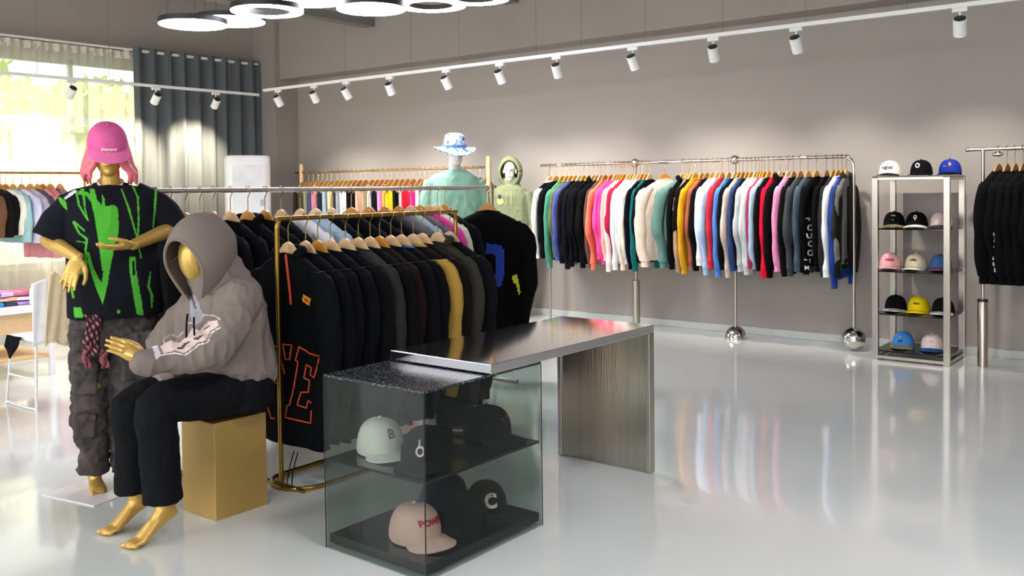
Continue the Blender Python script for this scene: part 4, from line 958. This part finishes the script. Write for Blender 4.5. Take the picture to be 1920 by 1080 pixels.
paint(hoodie.data, OB, [(q8([(540, 790), (600, 755), (645, 770), (695, 730), (715, 688), (755, 702), (800, 655), (852, 648), (860, 680), (812, 708), (792, 760), (742, 770), (712, 802), (672, 828), (620, 812), (560, 832)]), WV),
    (q8(stroke([(632, 800), (660, 800), (676, 780), (704, 762)], [8, 18, 14, 5])), '4a423d'), (q8(stroke([(722, 752), (748, 745), (775, 728)], [8, 16, 5])), '4a423d'), (q8(stroke([(780, 700), (812, 676)], 9)), HG),
    (q8(stroke([(565, 778), (560, 748), (600, 726), (640, 740), (668, 712)], 9)), 'b9b2ae'), (q8(stroke([(690, 668), (735, 655), (770, 618), (840, 626), (868, 648)], 9)), 'd0c8c3'), (q8(stroke([(545, 838), (620, 826), (676, 838), (720, 808), (750, 782), (800, 768), (820, 715), (868, 690)], 8)), 'efe6e0'),
    (q8([(498, 792), (530, 784), (552, 842), (518, 862)]), 'd8d6d6'), (q8([(695, 500), (735, 515), (782, 630), (770, 650), (720, 692), (702, 620)]), '98959a'), (q8(stroke([(700, 470), (712, 520), (735, 590)], 10)), '3a3432')])
# hood shell around the face opening
def hood_shell(c, fwd, a, b, cc, th0, drop=.0, m=None, parent=None, peak=.0, thick=.012):
    fwd = V(fwd).normalized(); up = V((0, 0, 1)); up = (up-fwd*fwd.z).normalized(); lat = fwd.cross(up); g_ = []
    for k in range(19):
        th = th0+(PI*.985-th0)*k/18; row = []
        for i in range(41):
            ph = 2*PI*i/40; sp_, cp_ = math.sin(ph), math.cos(ph)
            low = max(0, -sp_)
            p = c+fwd*(a*math.cos(th)*(1-.0*low))+lat*(b*math.sin(th)*cp_*(1-.18*low))+up*(cc*math.sin(th)*sp_*(1+peak*max(0, sp_)**3+drop*low**2))
            p += (fwd*.012+V((0, 0, 0)))*math.sin(6*ph)*.25*(k/18)
            row.append(p)
        g_.append(row)
    o = part('hood', sheet(g_), m, parent, True, True)
    so = o.modifiers.new('s', 'SOLIDIFY'); so.thickness = thick; so.offset = 0
    ss = o.modifiers.new('d', 'SUBSURF'); ss.levels = 1; ss.render_levels = 1
    rim = part('hood_rim', sweep(g_[0][:-1], thick*.7, 8, closed=True), m, parent, True, True)
    return o
hmb = mat('grey_fleece_hood', '#7d736b', rough=.95, var=.12, nscale=6, bump=.15, bscale=160, spec=.1)
hood_shell(hc+V((.005, .014, .0)), (.30, -.9, -.40), .185, .122, .170, .84, .42, hmb, MB, .06, .010)
dk = cloth('20191a')
for s in (0, 1):
    st_ = [atx(372+s*12-8, 585+s*6, -3.47+s*.05)+V((.03, -.05, 0)), atx(368+s*14-6, 608, -3.47+s*.05)+V((.03, -.05, 0)), atx(366+s*16-4, 634+s*4, -3.47+s*.05)+V((.03, -.05, 0))]
    part('drawstring', sweep(smoothpath(st_, 4), .004, 6), dk, MB, True, True)
rim_z = [ering((wN+(wN-eN)*t_), V((0, .0, 1))*r_, V((1, 0, 0))*r_, 16) for t_, r_ in ((.02, .046), (.1, .046), (.22, .037), (.24, .03))]
part('cuff', loft(rim_z), hmb, MB, True, True)
part('cuff', loft([ering(wF+V((0, -.02-.05*t_, -.012*t_)), V((1, 0, 0))*r_, V((0, 0, 1))*r_*.8, 18) for t_, r_ in ((0, .052), (.3, .05), (.7, .044), (1, .043), (1.02, .036))]), mat('cuff_lining', '#8a7b72', rough=.95), MB, True, True)

# ---------------- two white mannequins behind
def white_mannequin(name, label, base, face, height, top, sleeve_len, hood, trousers, hat=None):
    """upright figure with arms at its sides; local: +x to its left in the picture, -y the way it faces"""
    k = height/1.80; R_ = Matrix.Rotation(face, 4, 'Z'); t = thing(name, label, 'mannequin', base); t.rotation_euler = (0, 0, face)
    P = lambda x, y, z: V((x*k, y*k, z*k))
    b = head(P(0, -.01, 1.675), (0, -1, 0), (0, 0, 1), k)+[limb([P(0, .0, 1.60), P(0, .015, 1.52), P(0, .02, 1.46)], [.05, .05, .065])]
    b += [loft([ering(P(0, .01, z), P(a, 0, 0), P(0, bb, 0), 18) for z, a, bb in ((1.50, .07, .05), (1.46, .13, .07), (1.38, .16, .1), (1.2, .15, .095), (1.08, .135, .09), (.95, .165, .105), (.86, .15, .1))])]
    for s in (-1, 1):
        b += [limb([P(.175*s, .01, 1.415), P(.235*s, .03, 1.14)], [.042, .038]), limb([P(.235*s, .03, 1.14), P(.24*s, -.02, .90)], [.04, .028])]
        b += hand(P(.24*s, -.02, .90), (0.02*s, -.15, -1), (-s, 0, 0), -s*1, .25)
        b += [limb([P(.095*s, .01, .9), P(.10*s, 0, .5), P(.10*s, .01, .35), P(.10*s, .02, .09)], [.09, .058, .055, .037])]+foot(P(.10*s, .02, .09), P(.115*s, -.15, .012))
    place('body', remesh(b, .0065, 3, 'body', M_whiteskin), t)
    tv = [loft([ering(P(0, .01, z), P(a, 0, 0), P(0, bb, 0), 28, .9) for z, a, bb in ((1.525, .085, .07), (1.50, .14, .09), (1.47, .2, .105), (1.40, .225, .125), (1.2, .225, .13), (1.0, .23, .135), (.84, .235, .14), (.80, .215, .128))])]
    for s in (-1, 1):
        e = [P(.19*s, .01, 1.435), P(.235*s, .02, 1.28), P(.262*s, .025, 1.12)]; r_ = [.062*k, .066*k, .066*k]
        if sleeve_len > .5: e += [P(.262*s, 0, 1.0), P(.252*s, -.02, .92)]; r_ += [.06*k, .045*k]
        tv.append(sweep(e, r_, 16))
    sh_ = place('top', remesh(tv, .009, 3, 'top', top, wrinkler(.014, 8, .003, 30, .5)), t)
    lv = [loft([ering(P(0, .01, z), P(a, 0, 0), P(0, bb, 0), 20) for z, a, bb in ((.98, .165, .11), (.9, .19, .125), (.8, .185, .12))])]
    for s in (-1, 1): lv.append(limb([P(.095*s, .01, .86), P(.11*s, .01, .5), P(.115*s, .015, .16)], [.105, .092, .088], 18))
    place('trousers', remesh(lv, .009, 3, 'trousers', trousers, wrinkler(.012, 10, .003, 30, 1)), t)
    if hood:
        fw_ = V((0, -1, -.05)).normalized(); c = P(0, .02, 1.665); g_ = []
        for kk in range(15):
            th = .85+(PI*.985-.85)*kk/14; row = []
            for i in range(33):
                ph = 2*PI*i/32; sp_, cp_ = math.sin(ph), math.cos(ph)
                row.append(c+fw_*(.14*k*math.cos(th))+V((1, 0, 0))*(.148*k*math.sin(th)*cp_)+V((0, 0, 1))*(.165*k*math.sin(th)*sp_*(1+.1*max(0, sp_)**3+.2*max(0, -sp_)**2)))
            g_.append(row)
        o = place('hood', mesh('hood', sheet(g_), top), t); so = o.modifiers.new('s', 'SOLIDIFY'); so.thickness = .014; so.offset = 0
        part('collar', limb([P(0, .03, 1.50), P(0, .04, 1.44)], [.13*k, .16*k], 18, .75), top, t)
        for s in (-1, 1): part('drawstring', sweep([P(.03*s, -.115, 1.44), P(.032*s, -.135, 1.36), P(.03*s, -.14, 1.30)], .004, 6), cloth('b8b58c'), t)
    return t, k
pm_ = atz(852, 250, 1.865)
mt, k = white_mannequin('hat_mannequin', 'white mannequin in mint green tee and blue patterned sun hat', (pm_.x, pm_.y, 0), math.atan2(pm_.y, pm_.x)-PI/2+.28, 1.835, cloth('8db89e'), .3, False, cloth('2a2c33'))
hatm = mat('blue_camo_hat', '#dfe8f4', rough=.9, attr='print')
prof = [(.001, .128), (.05, .125), (.082, .108), (.092, .07), (.097, .03), (.10, .012), (.125, .002), (.155, -.012), (.185, -.02), (.184, -.025), (.15, -.02), (.1, .005), (.09, .03)]
hvf = loft([[V((r*math.cos(2*PI*i/40)*.95, r*math.sin(2*PI*i/40), z+(.028*max(0, r-.1)/.085*math.cos(4*PI*i/40) if r > .1 else 0))) for i in range(40)] for r, z in prof])
hb = bmesh.new(); hme = mesh('hat', hvf, hatm); hb.from_mesh(hme); bmesh.ops.subdivide_edges(hb, edges=hb.edges[:], cuts=2, use_grid_fill=True); hb.to_mesh(hme); hb.free()
at = hme.color_attributes.new('print', 'FLOAT_COLOR', 'POINT'); cA, cB = lin('6f9fd8'), lin('31527e')
for i, v in enumerate(hme.vertices):
    n_ = noise.noise(v.co*42); n2_ = noise.noise(v.co*30+V((9, 2, 4)))
    at.data[i].color = (*cB[:3], 1.) if n2_ > .38 else ((*cA[:3], 1.) if n_ > .05 else (*cA[:3], 0.))
hme.shade_smooth()
ht = thing('bucket_hat', 'blue and white patterned wide-brim sun hat on the mint mannequin', 'hat', (pm_.x, pm_.y, 1.742)); ht.rotation_euler = (.12, 0, mt.rotation_euler.z)
place('hat_body', hme, ht)
part('hat_band', lathe([(.0985, .028), (.1005, .03), (.1012, .014), (.1005, .012)], 40), cloth('5e86bd'), ht)
po = atz(975, 598)
wo, k = white_mannequin('hooded_mannequin', 'white mannequin in olive green hooded top near the long wall', (po.x-.1, po.y-.02, 0), math.atan2(po.y, po.x)-PI/2-.1, 1.73, cloth('7f8766'), .8, True, cloth('32343c'))
wo.scale = (.92, .92, .985)
bpy.context.view_layer.update(); bv = world_bvh([c for c in wo.children if c.name.startswith('top')])
decal('chest_badge', [(938+6*math.cos(a), 377+7*math.sin(a)) for a in [k_*.5 for k_ in range(13)]], bv, mat('badge_yellow', '#d8c77a', rough=.7), wo, 1.5, .006)
decal('chest_badge', [(937+3.4*math.cos(a), 369+4.5*math.sin(a)) for a in [k_*.5 for k_ in range(13)]], bv, mat('badge_dark', '#2b2f3a', rough=.7), wo, 1.2, .009)

# ================================================================== WALL RACK OF FOLDED TROUSERS
BY, BZ = 7.84, 1.64
bx0, bx1 = aty(565, 320, BY).x, aty(916, 320, BY).x
br = thing('wooden_rack', 'rack with two round wooden posts holding a row of trousers', 'clothes rack', ((bx0+bx1)/2, BY, 0))
for x in (bx0, bx1):
    part('post', lathe([(.01, 0), (.027, 0), (.027, 1.75), (.02, 1.758), (.01, 1.76)], 18, (x, BY, 0)), M_wood, br, True, True)
    part('foot', box((x-.03, BY-.2, 0), (x+.03, BY+.2, .03), .004), M_wood, br, False, True)
tubepart('rail', [(bx0-.12, BY, BZ), (bx1, BY, BZ)], .012, M_brass, br)
tubepart('rail', [(bx0, BY, .25), (bx1, BY, .25)], .012, M_brass, br)
def slab_vf(seed):
    rnd = random.Random(seed); ph = rnd.uniform(0, 6); rings = []
    for z, wv, t in ((-.205, .13, .02), (-.21, .16, .03), (-.225, .172, .036), (-.4, .172, .04), (-.6, .17, .042), (-.8, .165, .04), (-.9, .162, .038)):
        rings.append([V((wv*math.copysign(abs(math.cos(a))**.6, math.cos(a)), t*math.copysign(abs(math.sin(a))**.7, math.sin(a))+.012*math.sin(math.cos(a)*6+ph+z*3), z)) for a in [2*PI*i/24 for i in range(24)]])
    return loft(rings)
SLAB = [mesh('folded_cloth', slab_vf(k), None) for k in range(3)]
WAIST = mesh('waistband', sweep([(.15*math.cos(a), .034*math.sin(a), -.218) for a in [2*PI*i/20 for i in range(20)]], .012, 6, closed=True), None)
tr_items = [(552, '2a2620', 'black-brown'), (562, '4a4638', 'dark khaki'), (571, '8d8873', 'beige grey'), (580, '3c4d6b', 'mid blue denim'), (588, 'cf7f8e', 'dusty pink'), (597, '2b2f36', 'charcoal'), (605, '8fa6b4', 'light blue denim'), (616, 'd9c48f', 'straw yellow'), (625, '22252b', 'black'), (633, '8b8f96', 'cool grey'),
  (642, 'e6e4de', 'white'), (650, '15161a', 'black'), (659, '191b20', 'black'), (669, 'd2a68a', 'peach tan'), (681, 'a89878', 'khaki'), (691, 'dfe3d6', 'pale cream'), (700, '1c1f25', 'black'), (710, 'e98cc0', 'pink'), (718, 'c98f4e', 'amber brown'), (728, 'e8c01e', 'bright yellow'), (738, '16171c', 'black'), (748, 'a3a7ad', 'silver grey'), (758, 'b3202c', 'red checked'), (771, 'd92a86', 'magenta'),
  (780, 'd6d2cc', 'off-white'), (790, '8c7f72', 'taupe'), (802, '23252b', 'black'), (815, '4d5a72', 'blue denim'), (828, '1d1e22', 'black'), (842, '72685c', 'brown grey'), (856, '1a1b1f', 'black'), (870, '6d5a48', 'brown'), (884, '2a2c31', 'charcoal'), (897, '1c1d20', 'black')]
for i, (px, c, words) in enumerate(tr_items):
    x = aty(px, 365, BY-.15).x; o_ = ordinal(i+1); pos = (x, BY, BZ)
    hn = thing('wooden_hanger', 'brown wooden hanger of the '+o_+' trousers from left on the two-post rack', 'hanger', pos, PI/2, 'wooden hangers on the two-post rack')
    place('yoke', H_YOKE, hn, m=M_wood3); place('hook', H_HOOK, hn)
    g = thing('folded_trousers', words+' folded trousers, '+o_+' from left on the two-post wooden rack', 'trousers', pos, PI/2+random.uniform(-.12, .12), 'trousers on the two-post rack')
    cl = cloth(c)
    place('cloth_panel', SLAB[i % 3], g, m=cl); place('waistband', WAIST, g, m=cl)

# ================================================================== TALL WHITE AIR CONDITIONER
pa = V((-9.78, 7.0, 0)); fa = math.atan2(pa.y, pa.x)-PI/2+.1
ac = thing('air_conditioner', 'tall white floor-standing air conditioner in the corner by the curtain', 'air conditioner', pa, fa)
rg = []
for z in (0, .01, .4, 1.2, 1.78, 1.82, 1.842, 1.85):
    k = 1 if .01 <= z <= 1.78 else (.97 if z < .01 else {1.82: .985, 1.842: .95, 1.85: .88}[z])
    rg.append([V((.275*k*math.copysign(abs(math.cos(a))**.45, math.cos(a)), .17*k*math.copysign(abs(math.sin(a))**.5, math.sin(a)), z)) for a in [2*PI*i/48 for i in range(48)]])
part('cabinet', loft(rg), M_white, ac)
part('front_panel', box((-.20, -.176, .95), (.20, -.165, 1.72), .004), mat('ac_panel', '#e2e2e0', rough=.3), ac, False)
part('lower_grille', box((-.22, -.174, .12), (.22, -.165, .8), .004), mat('ac_panel', '#e2e2e0', rough=.3), ac, False)
part('label', box((.13, -.1785, 1.22), (.185, -.1762, 1.30)), mat('ac_label', '#9fb6c6', rough=.4), ac, False)
for k in range(7): part('vent_slat', box((-.2, -.181, .2+.08*k), (.2, -.172, .215+.08*k), .002), M_white, ac, False)

# ================================================================== LEFT: RACK BY THE WINDOW, TABLE, CHAIR
LX, LZ = -9.75, 1.618
ly0, ly1 = atx(-120, 324, LX).y, atx(158, 324, LX).y
lr = thing('window_rack', 'thin gold garment rack in front of the sheer curtain', 'clothes rack', (LX, (ly0+ly1)/2, 0))
tubepart('rail', [(LX, ly0, LZ), (LX, ly1, LZ)], .012, M_gold, lr)
for y in (ly0, ly1):
    tubepart('post', [(LX, y, LZ), (LX, y, .02)], .012, M_gold, lr); tubepart('foot', [(LX-.22, y, .013), (LX+.22, y, .013)], .012, M_gold, lr)
for i, (px, c, words, zs, ky) in enumerate(((-8, '6b4a34', 'brown knitted top', .75, 'tee'), (6, '221c1a', 'black-brown fringed top', .75, 'tee'), (18, '17171b', 'black fringed top', .72, 'tee'), (28, 'e9e3cf', 'cream fringed top', .72, 'tee'), (42, '9ac2be', 'pale teal denim shirt', .84, 'tee'), (58, 'c8c6da', 'lavender grey shirt', .86, 'tee'), (74, 'aaa2ac', 'mauve grey shirt', .86, 'tee'), (88, '4a4650', 'charcoal shirt', .84, 'tee'), (98, 'd58c90', 'long dusty pink shirt', 1.12, 'tee'), (112, 'c97b84', 'rose pink shirt', 1.1, 'tee'), (130, '8a6f78', 'plum grey shirt', 1.05, 'tee'))):
    y = atx(px, 370, LX+.2).y; o_ = ordinal(i+1)
    g = hang(ky, (LX, y, LZ), .15+random.uniform(-.1, .1), cloth(c), ('shirt', 'shirt'), words+', '+o_+' from left on the rack by the sheer curtain', 'amber wooden hanger of the '+o_+' top from left, rack by the sheer curtain',
             ('tops on the rack by the window', 'on the rack by the window'), wood=M_wood2)
    g.scale = (.85, 1, zs); g.location.z += (zs-1)*.17
TXE = -7.2
tz_ = atx(30, 577, TXE).z; ta, tb_ = atx(-90, 577, TXE).y, atx(108, 577, TXE).y
lt = thing('white_table', 'low white table with a wooden undershelf at the left edge', 'table', (TXE-.4, (ta+tb_)/2, 0))
part('table_top', box((TXE-.8, ta, tz_-.05), (TXE, tb_, tz_), .004), M_white, lt, False, True)
part('apron', box((TXE-.76, ta+.03, tz_-.2), (TXE-.03, tb_-.03, tz_-.055), .002), M_wood, lt, False, True)
part('undershelf', box((TXE-.76, ta+.03, .14), (TXE-.03, tb_-.03, .165), .003), M_wood, lt, False, True)
for x in (TXE-.77, TXE-.05):
    for y in (ta+.02, tb_-.06): part('leg', box((x, y, 0), (x+.04, y+.04, tz_-.05), .003), M_white, lt, False, True)
rnd = random.Random(3)
fold_specs = [(8, 546, '2aa0e0', 'bright blue'), (2, 556, '3a3f4a', 'dark grey'), (14, 556, 'c9a6e0', 'lilac'), (30, 560, 'e98fc0', 'pink'), (6, 566, 'e8c6a0', 'peach'), (38, 553, 'f0eef2', 'white'), (22, 549, '7a6fb0', 'violet'), (50, 562, 'd9b9e6', 'pale lilac'), (28, 568, 'd3788a', 'rose')]
heights = {}
for i, (px, py, c, words) in enumerate(fold_specs):
    p = atx(px, py, TXE-.2-.1*(i % 4)); cell = (i % 3); z = tz_+heights.get(cell, 0.)
    heights[cell] = heights.get(cell, 0)+.036
    cx_ = TXE-.18-.0*i; cy_ = ta+(tb_-ta)*(.42+.15*cell)
    f = thing('folded_garment', words+' folded garment in the pile on the white table', 'folded clothes', (cx_-.08, cy_, z+.001), rnd.uniform(-.3, .3), 'folded clothes on the white table')
    place('folded_cloth', remesh([box((-.14, -.11, 0), (.14, .11, .03), .013)], .009, 3, 'folded_cloth', cloth(c), lambda q, n: .007*max(0, n.z+.3)*noise.noise(q*16+V((i, 0, 0))) if q.z > .008 else 0), f)
    part('fold_edge', box((.1405, -.1, .006), (.146, .1, .012), .002), cloth(c), f, False)
for i, (px, py) in enumerate(((60, 560), (66, 556), (72, 550), (78, 546), (84, 552))):
    y = atx(px, py, TXE-.12).y
    b = thing('spray_bottle', 'white bottle with red cap on the white table, %s from left' % ordinal(i+1), 'bottle', (TXE-.1-.03*(i % 3), min(y, tb_-.05), tz_+.0005), 0, 'red-capped bottles on the table')
    part('bottle_body', lathe([(.01, 0), (.026, .002), (.027, .1), (.02, .125), (.01, .135)], 16), M_white, b)
    part('bottle_cap', lathe([(.012, .133), (.014, .136), (.014, .165), (.006, .168)], 12), mat('red_cap', '#d81e3c', rough=.4), b)
# white wire chair seen from behind, coat over its back
fA, fB = atz(12, 755), atz(70, 772); chx = thing('white_chair', 'white wire-leg chair beside the low white table', 'chair', ((fA.x+fB.x)/2, fA.y+.25, 0))
x0c, x1c, y0c, y1c = fA.x, fB.x, fA.y, fA.y+.46; zs_ = .44
part('seat', box((x0c+.02, y0c+.01, zs_), (x1c+.02, y1c+.02, zs_+.022), .01), M_white, chx, False, True)
for y in (y0c, y1c):
    pts = [(x0c+.06, y+.02, zs_), (x0c+.012, y, .03), (x0c+.03, y, .011), (x1c-.03, y, .011), (x1c, y, .03), (x1c-.03, y+.02, zs_)]
    part('leg_loop', sweep(smoothpath(pts, 4), .0085, 8), M_white, chx, True, True)
    part('stretcher', sweep([(x0c+.03, y+.006, .20), (x1c-.015, y+.006, .20)], .007, 8), M_white, chx, True, True)
bk = [[V((x1c+.0+.03*math.sin(PI*i/12)+.04*j/6, y0c+.01+(y1c-y0c)*i/12, zs_+.02+.36*j/6)) for i in range(13)] for j in range(7)]
o = part('backrest', sheet(bk), M_white, chx, True, True); so = o.modifiers.new('s', 'SOLIDIFY'); so.thickness = .016; so.offset = 0
def drape_cloth(name, label, cat, pts_fn, c, nu=14, nv=16, th=.008):
    g_ = [[pts_fn(i/nu, j/nv) for i in range(nu+1)] for j in range(nv+1)]
    base = g_[-1][nu//2]; t = thing(name, label, cat, (base.x, base.y, base.z))
    o = part('cloth', sheet(g_), cloth(c), t, True, True); so = o.modifiers.new('s', 'SOLIDIFY'); so.thickness = th; so.offset = 1
    hem = part('hem', sweep(g_[-1], th*.7, 6), cloth(c), t, True, True); return t
ya_, yb_ = atx(86, 590, x1c+.115).y, atx(141, 590, x1c+.115).y; yc_, yd_ = atx(60, 590, x1c+.07).y, atx(109, 590, x1c+.07).y
drape_cloth('beige_coat', 'creased beige coat hung over one side of the white chair back', 'coat', lambda u, v: V((x1c+.105+.010*math.sin(u*17+v*4), ya_+(yb_-ya_)*(.12*(1-v)+u*(1-.12*(1-v))), .90-.44*v-.10*abs(u-.3)+.010*math.sin(u*9))), 'dcc9a4')
drape_cloth('white_cloth', 'white cloth draped over the back of the white chair', 'cloth', lambda u, v: V((x1c+.068+.012*math.sin(PI*u)+.005*math.sin(u*13+v*3), yc_+(yd_-yc_)*u, .86-.40*v-.05*abs(u-.5))), 'f2f1ef')
drape_cloth('black_cloth', 'black cloth slipping off the front of the white chair seat', 'cloth', lambda u, v: V((x0c+.06+.2*u, y0c-.005-.02*v+.006*math.sin(u*9), zs_+.024-.15*v*(1-abs(u-.4)*1.3))), '1a1d26', 8, 8)
